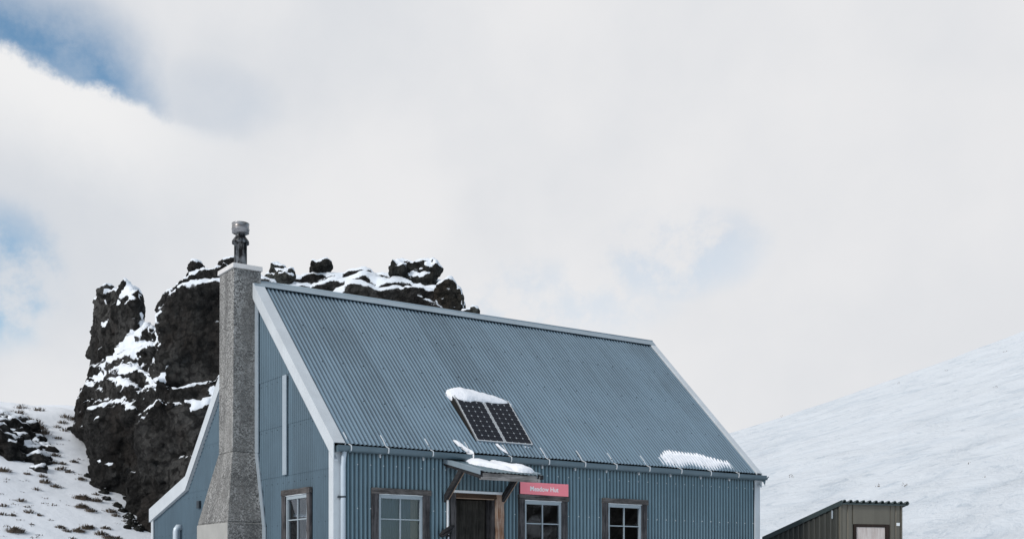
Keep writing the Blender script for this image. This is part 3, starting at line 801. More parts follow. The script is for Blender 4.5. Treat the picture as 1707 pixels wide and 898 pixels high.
# flashing strips on the gable
mb = MB(); mb.box((-.045, 1.715, 1.725), (-.020, 1.865, 3.37)); hb(mb, 'cover_strip', M['strip'], bevel=.004)
mb = MB()
mb.prism([(-.035, 2.925, 2.19), (-.035, 3.06, 2.19), (-.035, 3.06, 4.90), (-.035, 2.925, 4.90)], (.025, 0, 0))
mb.prism([(-.035, 2.62, .90), (-.035, 2.74, .90), (-.035, 3.06, 2.188), (-.035, 2.945, 2.188)], (.025, 0, 0))
mb.prism([(-.035, 2.60, BASE), (-.035, 2.74, BASE), (-.035, 2.74, .898), (-.035, 2.60, .898)], (.025, 0, 0))
hb(mb, 'chimney_flashing', M['strip'], bevel=.003)
mb = MB(); mb.box((-.05, 5.80, 1.38), (.0, 5.93, 1.52)); hb(mb, 'wall_vent', M['screw_d'], bevel=.006)
mb = MB(); mb.tube([(-.11, 6.93, BASE), (-.11, 6.93, .96), (-.105, 6.93, 1.0), (-.075, 6.93, 1.045), (.0, 6.93, 1.05)], .062, 14)
hb(mb, 'vent_pipe', M['pipe'])

# gutter with straps
mb = MB(); mb.box((.02, -.046, 1.955), (9.1, -.030, 2.055)); hb(mb, 'eave_shade_board', M['screw_d'])  # dark board added to give the shaded gap under the rib ends
mb = MB()
prof = [(-.050, 2.035), (-.050, 1.962), (-.062, 1.948), (-.120, 1.944), (-.150, 1.958), (-.166, 1.985), (-.168, 2.024), (-.172, 2.038), (-.160, 2.040)]
inner = [(b+(.004 if b < -.1 else -.004), z+.004) for b, z in prof[::-1]]
ring = prof+inner; n_ = len(ring); A0, A1 = -.02, 9.27; SEG = 40
vs = []; 
for k in range(SEG+1):
    a = A0+(A1-A0)*k/SEG
    for b, z in ring: vs.append((a, b, z-.006*a/9+.003*math.sin(a*2.1)))
fs = [(k*n_+i, k*n_+(i+1) % n_, (k+1)*n_+(i+1) % n_, (k+1)*n_+i) for k in range(SEG) for i in range(n_)]
mb.add(vs, fs, 0, True)
for a in (A0, A1-.006): mb.prism([(a, b, z) for b, z in prof], (.006, 0, 0))
gutter = hb(mb, 'gutter', M['gutter'])
for (j0, j1) in ((.165, .18), (-.03, -.018)):
    mb = MB(); mb.box((j0, -.176, 1.936), (j1, -.051, 2.030)); hb(mb, 'gutter_joiner', M['gutter'], gutter)
for i, a in enumerate([.193, .840, 1.647, 2.405, 3.166, 3.954, 4.738, 5.445, 6.225, 7.007, 7.760, 8.494]):
    mb = MB(); wv = .0085
    P = [(.100, roofz(.100)+.026), (.0, roofz(.0)+.027), (-.07, 2.085), (-.145, 2.052), (-.175, 2.046), (-.181, 2.01), (-.178, 1.985), (-.165, 1.960)]
    for (b0, z0), (b1, z1) in zip(P, P[1:]):
        d = Vector((0, b1-b0, z1-z0)).normalized(); nn = Vector((0, -d.z, d.y))*.004
        q = [Vector((a-wv, b0, z0))-nn, Vector((a+wv, b0, z0))-nn, Vector((a+wv, b1, z1))-nn, Vector((a-wv, b1, z1))-nn]
        mb.prism(q, nn*2)
    hb(mb, 'gutter_strap', M['strap'], gutter)
for a in [.765, 1.547, 2.33, 3.10, 3.903, 4.618, 5.321, 6.081, 6.85, 7.619, 8.374]:
    mb = MB(); mb.box((a-.011, -.045, 1.925), (a+.011, -.012, 1.965)); mb.ball((a, -.035, 1.918), (.019, .016, .022), 0, 8)
    hb(mb, 'strap_end', M['strap'], gutter)
mb = MB()
for (a, l) in ((9.245, .10), (9.225, .07), (9.19, .035)):
    mb.tube([(a, -.13, 1.945), (a+.004, -.13, 1.945-l*.5), (a+.008, -.13, 1.945-l)], [.020, .014, .003], 8)
hb(mb, 'outlet_stub', M['gutter'], gutter)
mb = MB(); mb.tube([(9.26, -.12, 1.975), (9.32, -.12, 1.965), (9.345, -.12, 2.01), (9.37, -.12, 2.02)], .012, 8)
hb(mb, 'end_bracket', M['gutter'], gutter)
mb = MB(); mb.tube([(.115, -.105, 1.955), (.105, -.088, 1.86), (.100, -.082, 1.75), (.100, -.082, BASE)], .040, 14)
for z in (1.26,): mb.tube([(.1, -.082, z-.012), (.1, -.082, z+.012)], .047, 14, 1); mb.box((.03, -.09, z-.014), (.06, -.03, z+.014), 1)
hb(mb, 'downpipe', [M['pipe'], M['screw_d']])

# ---- chimney
mb = MB()
def frustum(mb, s0, z0, s1, z1, mi=0, sub=1):
    (a0, a1, b0, b1), (c0, c1, d0, d1) = s0, s1
    vs = [(a0, b0, z0), (a1, b0, z0), (a1, b1, z0), (a0, b1, z0), (c0, d0, z1), (c1, d0, z1), (c1, d1, z1), (c0, d1, z1)]
    mb.add(vs, [(0, 3, 2, 1), (4, 5, 6, 7), (0, 1, 5, 4), (1, 2, 6, 5), (2, 3, 7, 6), (3, 0, 4, 7)], mi)
# three lifts of cast concrete with a narrow joint between
frustum(mb, (-.437, .08, 3.063, 3.709), 2.205, (-.415, .08, 3.05, 3.729), 5.36)
frustum(mb, (-.646, .08, 2.748, 4.200), .985, (-.442, .08, 3.058, 3.716), 2.195)
frustum(mb, (-.640, .05, 2.76, 4.19), .95, (-.640, .05, 2.76, 4.19), .99)
frustum(mb, (-.425, .05, 3.075, 3.70), 2.19, (-.425, .05, 3.075, 3.70), 2.21)
chim = hb(mb, 'chimney', M['agg'], bevel=.012)
mb = MB(); frustum(mb, (-.66, .08, 2.728, 4.215), BASE, (-.656, .08, 2.733, 4.212), .965)
base_ = hb(mb, 'chimney_base', [M['conc'], M['agg']], chim, bevel=.012)
for p in base_.data.polygons:
    if p.normal.y < -.7: p.material_index = 1
mb = MB(); frustum(mb, (-.445, .10, 3.02, 3.76), 5.362, (-.440, .10, 3.025, 3.755), 5.445); hb(mb, 'chimney_cap', M['cap'], chim, bevel=.008)
mb = MB(); cx, cy = -.15, 3.416
mb.lathe((cx, cy), [(.112, 5.44), (.112, 5.90), (.150, 5.895), (.150, 5.935), (.140, 5.955), (.088, 6.03), (.085, 6.06)])
fl = hb(mb, 'flue', M['flue'], chim)
mb = MB(); mb.lathe((cx, cy), [(.070, 6.02), (.072, 6.06), (.110, 6.065), (.150, 6.085), (.150, 6.135), (.156, 6.14), (.156, 6.155), (.150, 6.16), (.150, 6.235), (.155, 6.245), (.150, 6.255), (.0, 6.262)])
hb(mb, 'flue_cowl', M['cowl'], chim)

# ---- windows
def window(fn, Wd, zt, wood_h, curtain=None, left=.115, right=.125):
    """fn maps (x right as seen from outside, y inwards, z) to hut axes"""
    rnd = random.Random(int(Wd*1000+zt*77))
    zb = .25
    mb = MB()
    mb.rough_box((0, -.055, zb), (left, -.012, zt-.090), 10, .0035, 0, fn, rnd)
    mb.rough_box((Wd-right, -.055, zb), (Wd, -.012, zt-.090), 10, .0035, 0, fn, rnd)
    mb.rough_box((-.004, -.066, zt-.090), (Wd+.020, -.012, zt), 12, .0055, 1, fn, rnd)
    mb.rough_box((-.03, -.09, zb-.05), (Wd+.03, .02, zb), 10, .003, 1, fn, rnd)
    # reveal lining
    for (x0, x1, z0, z1) in ((left-.012, left, zb, zt-.09), (Wd-right, Wd-right+.012, zb, zt-.09)):
        mb.box((x0, -.012, z0), (x1, .10, z1), 0, fn)
    mb.box((left-.012, -.012, zt-.09), (Wd-right+.012, .10, zt-.078), 0, fn); mb.box((left-.012, .02, zb-.012), (Wd-right+.012, .10, zb), 0, fn)
    win = hb(mb, 'window', [M['wood'], wood_h])
    x0, x1, z0, z1 = left+.002, Wd-right-.002, zb+.004, zt-.103
    mb = MB(); s_ = .045
    mb.box((x0, -.035, z0), (x0+s_, .015, z1), 0, fn); mb.box((x1-s_, -.035, z0), (x1, .015, z1), 0, fn)
    mb.box((x0+s_, -.035, z0), (x1-s_, .015, z0+s_), 0, fn); mb.box((x0+s_, -.035, z1-.055), (x1-s_, .015, z1), 0, fn)
    hb(mb, 'sash', M['sash'], win, bevel=.003)
    mb = MB(); gx0, gx1, gz0, gz1 = x0+s_, x1-s_, z0+s_, z1-.055
    mb.box(((gx0+gx1)/2-.009, -.022, gz0), ((gx0+gx1)/2+.009, .010, gz1), 0, fn)
    for k in (1, 2):
        z = gz1-(gz1-gz0)*k/3; mb.box((gx0, -.020, z-.009), ((gx0+gx1)/2-.009, .008, z+.009), 0, fn); mb.box(((gx0+gx1)/2+.009, -.020, z-.009), (gx1, .008, z+.009), 0, fn)
    hb(mb, 'glazing_bar', M['sash'], win)
    mb = MB(); mb.box((x0-.004, -.050, z1+.001), (x1+.004, -.013, z1+.014), 0, fn); hb(mb, 'head_flashing', M['sill'], win)
    mb = MB()
    xs_ = [gx0, (gx0+gx1)/2, gx1]; zs_ = [gz1-(gz1-gz0)*k/3 for k in range(4)]
    for i in range(2):
        for k in range(3):
            j = [rnd.uniform(-.0012, .0012) for _ in range(4)]
            q = [fn(xs_[i], -.002+j[0], zs_[k+1]), fn(xs_[i+1], -.002+j[1], zs_[k+1]), fn(xs_[i+1], -.002+j[2], zs_[k]), fn(xs_[i], -.002+j[3], zs_[k])]
            mb.add(q, [(0, 1, 2, 3)])
    hb(mb, 'pane', M['glass'], win, recalc=False)
    if curtain:
        mb = MB(); N_ = 60
        vs = []
        for i in range(N_+1):
            x = gx0+(gx1-gx0)*i/N_; y = .060+.012*math.sin(i*1.1)+.006*math.sin(i*2.7)
            for z in (gz0-.02, gz1+.04): vs.append(fn(x, y, z))
        for i in range(N_): 
            mb.add([vs[2*i], vs[2*i+2], vs[2*i+3], vs[2*i+1]], [(0, 1, 2, 3)], 1 if i > N_*.80 else 0, True)
        hb(mb, 'curtain', [M['curtain'], M['curtain2']], win)
    return win
for i, (a0, a1, zt) in enumerate(WIN):
    wobj = window(lambda x, y, z, a0=a0: (a0+x, y, z), a1-a0, zt, M['woodx'], curtain=(i == 0))
    wobj['label'] = ['front window left of the door with drawn grey curtain', 'front window under the pink sign', 'front window right of the sign with black panes'][i]
gw = window(lambda x, y, z: (y, 1.878-x, z), 1.089, 1.465, M['woody'], left=.15, right=.11)
gw['label'] = 'gable window reflecting snow, right of the chimney'

# ---- doorway
mb = MB(); rnd = random.Random(3)
mb.rough_box((2.050, -.060, BASE), (2.146, .00, 1.41), 14, .005, 0)
mb.rough_box((2.95, -.065, BASE), (3.085, .00, 1.41), 14, .007, 1)
mb.rough_box((2.146, -.055, 1.335), (2.95, -.005, 1.41), 8, .003, 2)
mb.box((2.146, -.050, 1.322), (2.90, -.008, 1.334), 3)
mb.box((2.90, .0, BASE), (2.95, .24, 1.335), 0); mb.box((2.10, .0, BASE), (2.146, .24, 1.335), 2); mb.box((2.146, .002, 1.336), (2.90, .24, 1.37), 2)
mb.box((2.868, .10, BASE), (2.899, .14, 1.33), 0)
df = hb(mb, 'door_frame', [M['wood'], M['rust'], M['brown'], M['tan']])
mb = MB(); mb.box((2.115, -.075, 1.412), (3.115, -.012, 1.452)); mb.box((2.115, -.012, 1.452), (3.115, .0, 1.46)); hb(mb, 'head_flashing', M['sill'], df, bevel=.003)
mb = MB(); hinge = Vector((2.868, .17, 0)); th = R(14)
for k in range(6):
    u0, u1 = .115*k, .115*k+.111
    def dfn(x, y, z): return (hinge.x-x*math.cos(th)-y*math.sin(th)*-1, hinge.y+x*math.sin(th)+y*math.cos(th), z)
    mb.box((u0, 0, BASE+.02), (u1, .03, 1.32), 0, dfn)
mb.box((0, .031, BASE+.02), (.69, .045, 1.32), 0, dfn)
dr = hb(mb, 'door', M['door'], bevel=.002)
dr['label'] = 'grey plank door standing ajar in its dark recess'
mb = MB(); mb.box(dfn(.60, -.02, .25), dfn(.63, -.05, .38)); hb(mb, 'handle', M['screw_d'], dr)
mb = MB(); mb.tube([(1.995, -.050, BASE), (1.995, -.050, 1.29)], .021, 10); hb(mb, 'white_pipe', M['sill'])

# ---- door canopy
CA0, CA1 = 1.955, 3.09; CT = 1.09
def cz(t_): return 1.928-(1.928-1.662)*t_/CT
mb = MB()
ca = math.atan((1.928-1.662)/CT); CL = math.hypot(CT, .266)+.02
corrugated(mb, CA1-CA0+.05, [(0, CL)], lambda u: 99, [], lambda u, v, o: (CA0+.02+u, -v*math.cos(ca)-o*math.sin(ca)-.01, 1.935-v*math.sin(ca)+o*math.cos(ca)), amp=.008)
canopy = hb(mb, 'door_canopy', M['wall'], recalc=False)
mb = MB(); mb.rough_box((CA0+.0, -CT-.0, 1.548), (CA1, -CT+.035, 1.648), 10, .002); hb(mb, 'fascia', M['fascia'], canopy)
for a in (CA0, CA1-.05):
    mb = MB()
    mb.prism([(a-.012, -.01, 1.925), (a-.012, -CT, 1.655), (a-.012, -CT, 1.560), (a-.012, -.01, 1.845)], (.045, 0, 0))
    mb.prism([(a-.02, .0, 1.951), (a-.02, -CT-.015, 1.690), (a+.06, -CT-.015, 1.690), (a+.06, .0, 1.951)], (0, 0, .006), 1)
    mb.prism([(a-.022, .0, 1.951), (a-.022, -CT-.015, 1.690), (a-.022, -CT-.015, 1.62), (a-.022, .0, 1.885)], (.005, 0, 0), 1)
    hb(mb, 'rafter', [M['brace'], M['trim2']], canopy)
mb = MB(); mb.box((CA0+.05, -CT*.5-.03, 1.70), (CA1-.05, -CT*.5+.03, 1.762)); mb.box((CA0+.05, -.05, 1.82), (CA1-.05, -.012, 1.91)); hb(mb, 'purlin', M['brace'], canopy)
for a in (CA0-.01, CA1-.045):
    mb = MB()
    mb.prism([(a, -.012, 1.25), (a, -.012, 1.37), (a, -.50, 1.785), (a, -.60, 1.755)], (.055, 0, 0))
    mb.prism([(a+.046, -.013, 1.245), (a+.046, -.60, 1.748), (a+.058, -.60, 1.748), (a+.058, -.013, 1.245)], (0, -.003, -.006), 1)
    hb(mb, 'brace', [M['brace'], M['bracee']], canopy)
mb = MB(); mb.box((CA1+.002, -CT-.005, 1.60), (CA1+.065, -CT+.10, 1.668)); hb(mb, 'end_block', M['brace'], canopy)

# ------------------------------------------------------------------ things on the hut
sign = thing_on_hut('sign_board'); tag(sign, 'pink rectangular sign with white hut name above the middle window', 'sign')
mb = MB(); mb.prism([(3.415, -.075, 1.447), (4.437, -.075, 1.436), (4.437, -.075, 1.650), (3.415, -.075, 1.648)], (0, .014, 0))
hb(mb, 'board', M['pink'], sign, bevel=.003)
for a in (3.55, 4.28):
    mb = MB(); mb.box((a, -.060, 1.46), (a+.04, -.012, 1.63)); hb(mb, 'batten', M['brace'], sign)
cu = bpy.data.curves.new('txt', 'FONT'); cu.body = 'Meadow Hut'; cu.size = .118; cu.offset = .0022; cu.extrude = .0015; cu.align_x = 'CENTER'; cu.align_y = 'CENTER'
cu.space_character = 1.02
to = bpy.data.objects.new('txt', cu); col.objects.link(to)
dg = bpy.context.evaluated_depsgraph_get(); dg.update()
me = bpy.data.meshes.new_from_object(to.evaluated_get(dg)); bpy.data.objects.remove(to)
xs_ = [v.co.x for v in me.vertices]; wtxt = max(xs_)-min(xs_); k = .60/wtxt; zc = (max(v.co.y for v in me.vertices)+min(v.co.y for v in me.vertices))/2; xc = (max(xs_)+min(xs_))/2
for v in me.vertices: v.co = Vector((3.920+(v.co.x-xc)*k, -.0765-v.co.z, 1.543+(v.co.y-zc)*k+Z0))
me.materials.clear(); me.materials.append(M['letter'])
lo = bpy.data.objects.new('lettering', me); col.objects.link(lo); lo.parent = sign

# solar panels: bottom edge nearer the roof than the top edge
TLp = Vector((0, .885, 3.170)); BLp = Vector((0, .128, 2.318))
pd = (TLp-BLp); PL = pd.length; pd.normalize(); pn = Vector((0, -pd.z, pd.y))
def pp(a, s_, o): return Vector((a, 0, 0))+BLp+pd*s_+pn*o
panel_lab = ['left solar panel of the two on the roof, beside bare roof', 'right solar panel of the two on the roof, nearer the pink sign']
for k, (a0, a1) in enumerate(((2.690, 3.248), (3.262, 3.830))):
    pv = thing_on_hut('solar_panel'); tag(pv, ['left one of the two dark solar panels, under the thick end of the snow', 'right one of the two dark solar panels, under the thin end of the snow'][k], 'solar panel', 'solar panels on the roof')
    def fp(x, y, z): return pp(x, y, z)
    mb = MB(); f_ = .016; d_ = .036
    mb.box((a0, 0, -d_), (a0+f_, PL, 0), 0, fp); mb.box((a1-f_, 0, -d_), (a1, PL, 0), 0, fp)
    mb.box((a0+f_, 0, -d_), (a1-f_, f_*1.3, 0), 0, fp); mb.box((a0+f_, PL-f_, -d_), (a1-f_, PL, 0), 0, fp)
    hb(mb, 'frame', M['pv_frame'], pv, bevel=.002)
    mb = MB(); mb.box((a0+f_, f_*1.3, -.016), (a1-f_, PL-f_, -.006), 0, fp); hb(mb, 'backsheet', M['pv_gap'], pv)
    mb = MB(); nx_, ny_ = 4, 9; W_ = a1-a0-2*f_-.008; H_ = PL-f_*2.3-.008; cw, ch = W_/nx_, H_/ny_
    for i in range(nx_):
        for j in range(ny_):
            x0 = a0+f_+.004+i*cw+.0009; x1 = x0+cw-.0018; y0 = f_*1.3+.004+j*ch+.0009; y1 = y0+ch-.0018; c_ = .015
            q = [(x0+c_, y0), (x1-c_, y0), (x1, y0+c_), (x1, y1-c_), (x1-c_, y1), (x0+c_, y1), (x0, y1-c_), (x0, y0+c_)]
            mb.add([fp(x, y, -.0035) for x, y in q], [tuple(range(8))])
    hb(mb, 'cell', M['pv_cell'], pv, recalc=False)
    # rails and feet down to the roof
    for s_ in (.10, PL-.12):
        mb = MB()
        mb.box((a0-.02, s_, -d_-.025), (a1+.007, s_+.035, -d_-.002), 0, fp)
        for a in (a0+.08, a1-.10):
            p = pp(a, s_+.0175, -d_-.022); zr = roofz(p.y)+.012
            mb.box((a-.018, p.y-.025, zr-.02), (a+.018, p.y+.02, p.z+.012))
        hb(mb, 'mount', M['pv_frame'], pv)
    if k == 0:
        mb = MB(); mb.box((a0-.030, .0, -.14), (a0-.024, PL-.02, -.012), 0, fp); hb(mb, 'gap_shade_sheet', M['dark'], pv)  # dark sheet standing in for the shaded gap between panel and roof

# black strap round the white pipe
mb = MB()
mb.tube([(1.83, -.07, .70), (1.86, -.095, .745), (1.93, -.11, .795), (2.00, -.115, .84), (2.07, -.10, .86), (2.10, -.07, .855)], [.018, .030, .034, .030, .026, .012], 10)
mb.tube([(1.84, -.09, .69), (1.92, -.115, .725), (2.00, -.115, .79), (2.055, -.10, .83)], [.014, .026, .024, .014], 10)
mb.tube([(1.93, -.11, .745), (1.97, -.125, .70), (2.02, -.11, .735)], .014, 8)
mb.tube([(1.955, -.10, .74), (1.945, -.10, .58), (1.95, -.08, .40)], [.012, .009, .007], 8)
mb.tube([(1.97, -.085, .815), (2.025, -.085, .815)], .035, 10)
mb.v = [(x, y, z+Z0) for x, y, z in mb.v]
st = mb.build('strap', M['black']); st.location = (HC.x, HC.y, -.75); st.rotation_euler = (0, 0, HA)
tag(st, 'black buckled strap tied round the thin white pipe beside the doorway', 'strap')

# ---- snow lying on the hut
def hut_snow(name, mb, label, group='snow patches on the hut'):
    mb.v = [(x, y, z+Z0) for x, y, z in mb.v]
    o = mb.build(name, M['snow_lump'], recalc=False); o.location = (HC.x, HC.y, -.75); o.rotation_euler = (0, 0, HA)
    return tag(o, label, 'snow', group)
def field(u0, u1, v0, v1, step, fh_, place):
    """closed lens of snow: upper skin from a thickness function, lower skin just above the sheet"""
    mb = MB(); nu = int((u1-u0)/step); nv = int((v1-v0)/step); idx = {}
    def V(i, j, top):
        k = (i, j, top)
        if k not in idx:
            u, v = u0+(u1-u0)*i/nu, v0+(v1-v0)*j/nv; t_, base_ = fh_(u, v)
            mb.v.append(tuple(place(u, v, base_+(max(t_, 0) if top else 0)))); idx[k] = len(mb.v)-1
        return idx[k]
    def ok(i, j): return max(fh_(u0+(u1-u0)*(i+p)/nu, v0+(v1-v0)*(j+q)/nv)[0] for p in (0, 1) for q in (0, 1)) > 0
    for i in range(nu):
        for j in range(nv):
            if ok(i, j):
                mb.f.append([V(i, j, 1), V(i+1, j, 1), V(i+1, j+1, 1), V(i, j+1, 1)]); mb.mi.append(0); mb.sm.append(True)
    return mb
def rib(u): return AMP*math.cos(2*math.pi*(u-RA0)/PITCH)
def pr2(u, v, o): return pr(u-RA0, v, o)
# patch low on the right of the roof, thin over the ribs, fingers running down
def f1(u, v):
    top = .47-.16*sm(7.6, 8.5, u)-.10*sm(7.0, 6.7, u); lo_ = .10+.045*math.sin(u*7)+.04*fbm((u, 3, 0), 3, 3)
    ex = .10*math.cos(2*math.pi*(u-RA0)/PITCH)
    r_ = rib(u)
    m = min(top-v+.04*fbm((u, v, 5), 6, 3)+ex*.5, v-lo_+.7*ex*-1*.9, (u-6.70)*.5-ex*.4, (8.50-u)*.5+.02)
    t_ = min(m*.35, .015)+.004*fbm((u, v, 1), 9, 3)
    return t_, r_+.004 if t_ < .006 else r_*.55+.006
hut_snow('snow_patch', field(6.55, 8.62, .0, .62, .0095, f1, pr2), 'thin ribbed snow patch near the right end of the eave')
# lump above the panels: hugging the sheet, fat at its left end
def lump(pts, seed=0, seg=14, jag=.18, step=5):
    mb = MB(); P = []
    for (p, q) in zip(pts, pts[1:]):
        for k in range(step):
            t_ = k/step; P.append([Vector(p[0]).lerp(Vector(q[0]), t_)]+[p[i]+(q[i]-p[i])*t_ for i in (1, 2)])
    P.append([Vector(pts[-1][0]), pts[-1][1], pts[-1][2]])
    vs = []
    for i, (c, w_, h_) in enumerate(P):
        for k in range(seg):
            a = 2*math.pi*k/seg
            fq = 5 if jag < .3 else 14
            j = 1+jag*noise.fractal(Vector((c.x*fq+math.cos(a), c.y*fq+math.sin(a)+seed, c.z*fq)), 1., 2., 5)
            vs.append(c+rt*(math.cos(a)*w_*j)+rn*(math.sin(a)*h_*j))
    n_ = len(P)
    fs = [(seg*i+k, seg*i+(k+1) % seg, seg*(i+1)+(k+1) % seg, seg*(i+1)+k) for i in range(n_-1) for k in range(seg)]
    fs += [tuple(range(seg)), tuple(range(seg*(n_-1), seg*n_))]
    mb.add(vs, fs, 0, True); return mb
def rp(a, s_, o): return Vector(pr(a-RA0, s_, o))
s0 = (.885+.05)/cf
mb = lump([(rp(2.62, s0+.27, .03), .02, .02), (rp(2.66, s0+.24, .05), .13, .05), (rp(2.74, s0+.22, .06), .19, .075), (rp(2.9, s0+.22, .09), .20, .08), (rp(3.1, s0+.20, .10), .16, .07),
           (rp(3.35, s0+.19, .10), .14, .06), (rp(3.55, s0+.16, .10), .11, .05), (rp(3.72, s0+.13, .10), .07, .035), (rp(3.88, s0+.09, .08), .015, .012)], 3, 26, .24, 12)
hut_snow('snow_lump', mb, 'thick snow roll lying along the top edge of the solar panels')
mb = lump([(rp(2.20, .28, .02), .02, .01), (rp(2.235, .20, .03), .07, .028), (rp(2.30, .09, .035), .075, .03), (Vector((2.37, -.09, 2.09)), .06, .035), (Vector((2.395, -.165, 2.07)), .045, .03), (Vector((2.40, -.19, 1.98)), .02, .02)], 5, 18, .55, 10)
hut_snow('snow_lump', mb, 'snow clump drooping over the gutter left of the door canopy')
mb = lump([(rp(3.03, .27, .02), .015, .01), (rp(3.05, .21, .03), .05, .022), (rp(3.10, .12, .03), .045, .02), (rp(3.15, .02, .03), .015, .012)], 8, 18, .55, 8)
hut_snow('snow_lump', mb, 'small snow clump on the roof edge above the door canopy')
mb = lump([(pp(3.60, -.01, -.06), .01, .01), (pp(3.66, -.03, -.05), .03, .02), (pp(3.74, -.03, -.05), .035, .02), (pp(3.80, -.02, -.05), .01, .01)], 9, 10, .5, 4)
hut_snow('snow_lump', mb, 'snow crumbs under the lower right corner of the right solar panel')
mb = lump([(pp(2.66, .03, -.07), .01, .01), (pp(2.69, -.02, -.06), .035, .025), (pp(2.76, -.03, -.05), .02, .02)], 10, 10, .5, 4)
hut_snow('snow_lump', mb, 'snow crumbs under the lower left corner of the left solar panel')
# snow on the canopy: two humps
def pc(u, v, o): return (u, -v*math.cos(ca)-o*math.sin(ca)-.01, 1.935-v*math.sin(ca)+o*math.cos(ca))
def f2(u, v):
    e = .05*fbm((u, v, 2), 4, 4)
    m = min(u-2.27+e-.38*sm(.4, 1.05, v)*0, 3.075-u+e*.3, 1.02-v+e-.55*sm(2.75, 2.2, u), v-.02)
    if m < 0: return m, .009
    h_ = .058+.050*math.exp(-((u-2.88)/.20)**2)*sm(.3, .9, v)+.02*math.exp(-((u-2.45)/.2)**2)-.045*math.exp(-((u-2.68)/.06)**2)
    return h_*(1-math.exp(-m/.045))+.014*fbm((u, v, 7), 8, 4)*min(1, m*20), .009
hut_snow('snow_slab', field(2.12, 3.12, .0, 1.10, .014, f2, pc), 'two-humped snow slab lying on the door canopy')

# ------------------------------------------------------------------ small olive shed (toilet) on the right
SD = Vector((6.415, 23.0, 0)); SA = math.radians(19.0)
shed = empty('small_shed', (SD.x, SD.y, -1.0), SA); tag(shed, 'small dark olive metal shed with pale door and sloping ribbed roof', 'shed')
SW, SL = 1.404, 2.73; ZF, ZBk = 1.475, .90
def sb(mb, name, mats, parent=None, bevel=0, recalc=True):
    mb.v = [(x, y, z+1.0) for x, y, z in mb.v]; return mb.build(name, mats, parent or shed, recalc, bevel)
def szt(y): return ZF+(ZBk-ZF)*y/SL
def trap(W, place, zb, ztop, holes, ribs, mb, rw=.028, rh=.022):
    """flat sheet with raised trapezoid ribs"""
    xs_ = sorted(set([0, W]+[max(0, min(W, r+d)) for r in ribs for d in (-rw-.012, -rw, rw, rw+.012)]+[h[0] for h in holes]+[h[1] for h in holes]))
    def out(x): return rh if any(abs(x-r) <= rw+1e-4 for r in ribs) else 0
    for x0, x1 in zip(xs_, xs_[1:]):
        xm = (x0+x1)/2; z0 = zb
        for h in holes:
            if h[0] < xm < h[1]: z0 = h[3]
        mb.add([place(x0, z0, out(x0)), place(x1, z0, out(x1)), place(x1, ztop(x1), out(x1)), place(x0, ztop(x0), out(x0))], [(0, 1, 2, 3)])
mb = MB(); trap(SW, lambda x, z, o: (x, -o, z), -1.05, lambda x: ZF, [(.285, 1.125, -1.05, 1.08)], [.068, .205, 1.195, 1.325], mb, .040, .020)
sb(mb, 'front_wall', M['olive'], recalc=False)
mb = MB(); mb.box((.275, -.022, 1.085), (1.135, -.004, ZF-.01)); sb(mb, 'over_door_panel', M['olive'], bevel=.003)
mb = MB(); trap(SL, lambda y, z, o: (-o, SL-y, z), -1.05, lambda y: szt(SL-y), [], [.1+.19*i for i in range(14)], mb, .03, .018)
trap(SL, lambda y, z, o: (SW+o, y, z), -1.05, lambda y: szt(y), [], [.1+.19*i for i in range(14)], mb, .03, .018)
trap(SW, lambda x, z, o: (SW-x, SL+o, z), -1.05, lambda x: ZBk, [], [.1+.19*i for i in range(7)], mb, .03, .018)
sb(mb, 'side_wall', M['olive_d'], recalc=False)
for (c0, c1) in ((-.026, .012), (SW-.012, SW+.022)):
    mb = MB(); mb.box((c0, -.028, -1.05), (c1, .02, ZF-.005)); sb(mb, 'corner_flashing', M['olive'], bevel=.003)
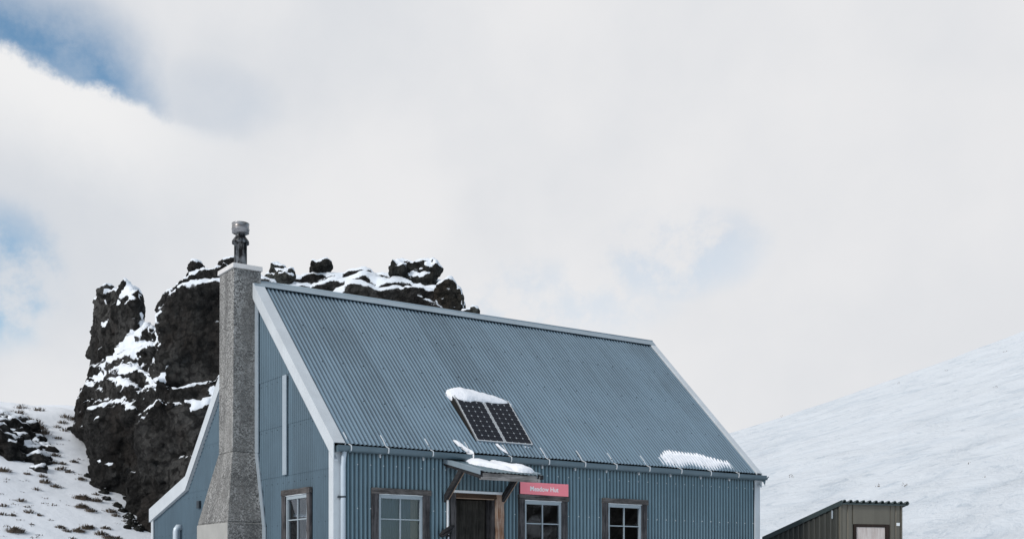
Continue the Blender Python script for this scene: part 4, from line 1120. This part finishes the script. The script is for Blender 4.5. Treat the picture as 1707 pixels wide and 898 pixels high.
# roof
mb = MB(); ribs = [.03+.146*i for i in range(11)]; xs_ = [-.03]
for r in ribs: xs_ += [r-.045, r-.018, r+.018, r+.045]
xs_ += [SW+.10]; xs_ = sorted(xs_); 
def ro(x): return .042 if any(abs(x-r) < .02 for r in ribs) else 0
sa = (ZBk-ZF)/SL
for x0, x1 in zip(xs_, xs_[1:]):
    for th_, fl_ in ((.014, 1), (0, -1)):
        y0, y1 = -.10, SL+.10
        mb.add([(x0, y0, ZF+sa*y0+ro(x0)+th_), (x1, y0, ZF+sa*y0+ro(x1)+th_), (x1, y1, ZF+sa*y1+ro(x1)+th_), (x0, y1, ZF+sa*y1+ro(x0)+th_)], [(0, 1, 2, 3)])
    mb.add([(x0, -.10, ZF-sa*.1+ro(x0)), (x1, -.10, ZF-sa*.1+ro(x1)), (x1, -.10, ZF-sa*.1+ro(x1)+.014), (x0, -.10, ZF-sa*.1+ro(x0)+.014)], [(0, 1, 2, 3)])
mb.prism([(-.045, -.10, ZF-sa*.1-.05), (-.045, SL+.1, ZBk+sa*.1-.05), (-.045, SL+.1, ZBk+sa*.1+.05), (-.045, -.10, ZF-sa*.1+.045)], (.014, 0, 0))
mb.prism([(SW+.10, -.10, ZF-sa*.1-.02), (SW+.10, SL+.1, ZBk+sa*.1-.02), (SW+.10, SL+.1, ZBk+sa*.1+.05), (SW+.10, -.10, ZF-sa*.1+.045)], (.012, 0, 0))
mb.box((-.03, -.085, ZF-.012), (SW+.10, -.03, ZF+.012))
sb(mb, 'roof', M['shedroof'])
mb = MB()
mb.box((.305, -.030, -1.0), (.352, .04, 1.085)); mb.box((1.026, -.030, -1.0), (1.118, .04, 1.085)); mb.box((.352, -.030, 1.035), (1.026, .04, 1.085))
sf_ = sb(mb, 'door_frame', M['shedframe'], bevel=.004)
mb = MB(); mb.box((.356, -.012, -1.0), (1.022, .025, 1.030)); sdoor = sb(mb, 'door', M['sheddoor'], bevel=.003)
mb = MB(); mb.box((.95, -.04, .1), (.98, -.013, .2)); sb(mb, 'handle', M['screw_d'], sdoor)
mb = MB(); mb.prism([(1.285, -.030, 1.065), (1.362, -.030, 1.065), (1.362, -.030, 1.125), (1.285, -.030, 1.125)], (0, .008, 0)); sb(mb, 'plate', M['sticker'])
mb = MB(); mb.box((-.034, .22, 1.20), (-.020, .25, 1.36)); sb(mb, 'white_drip', M['pipe'])  # narrow white drip mark on the side wall
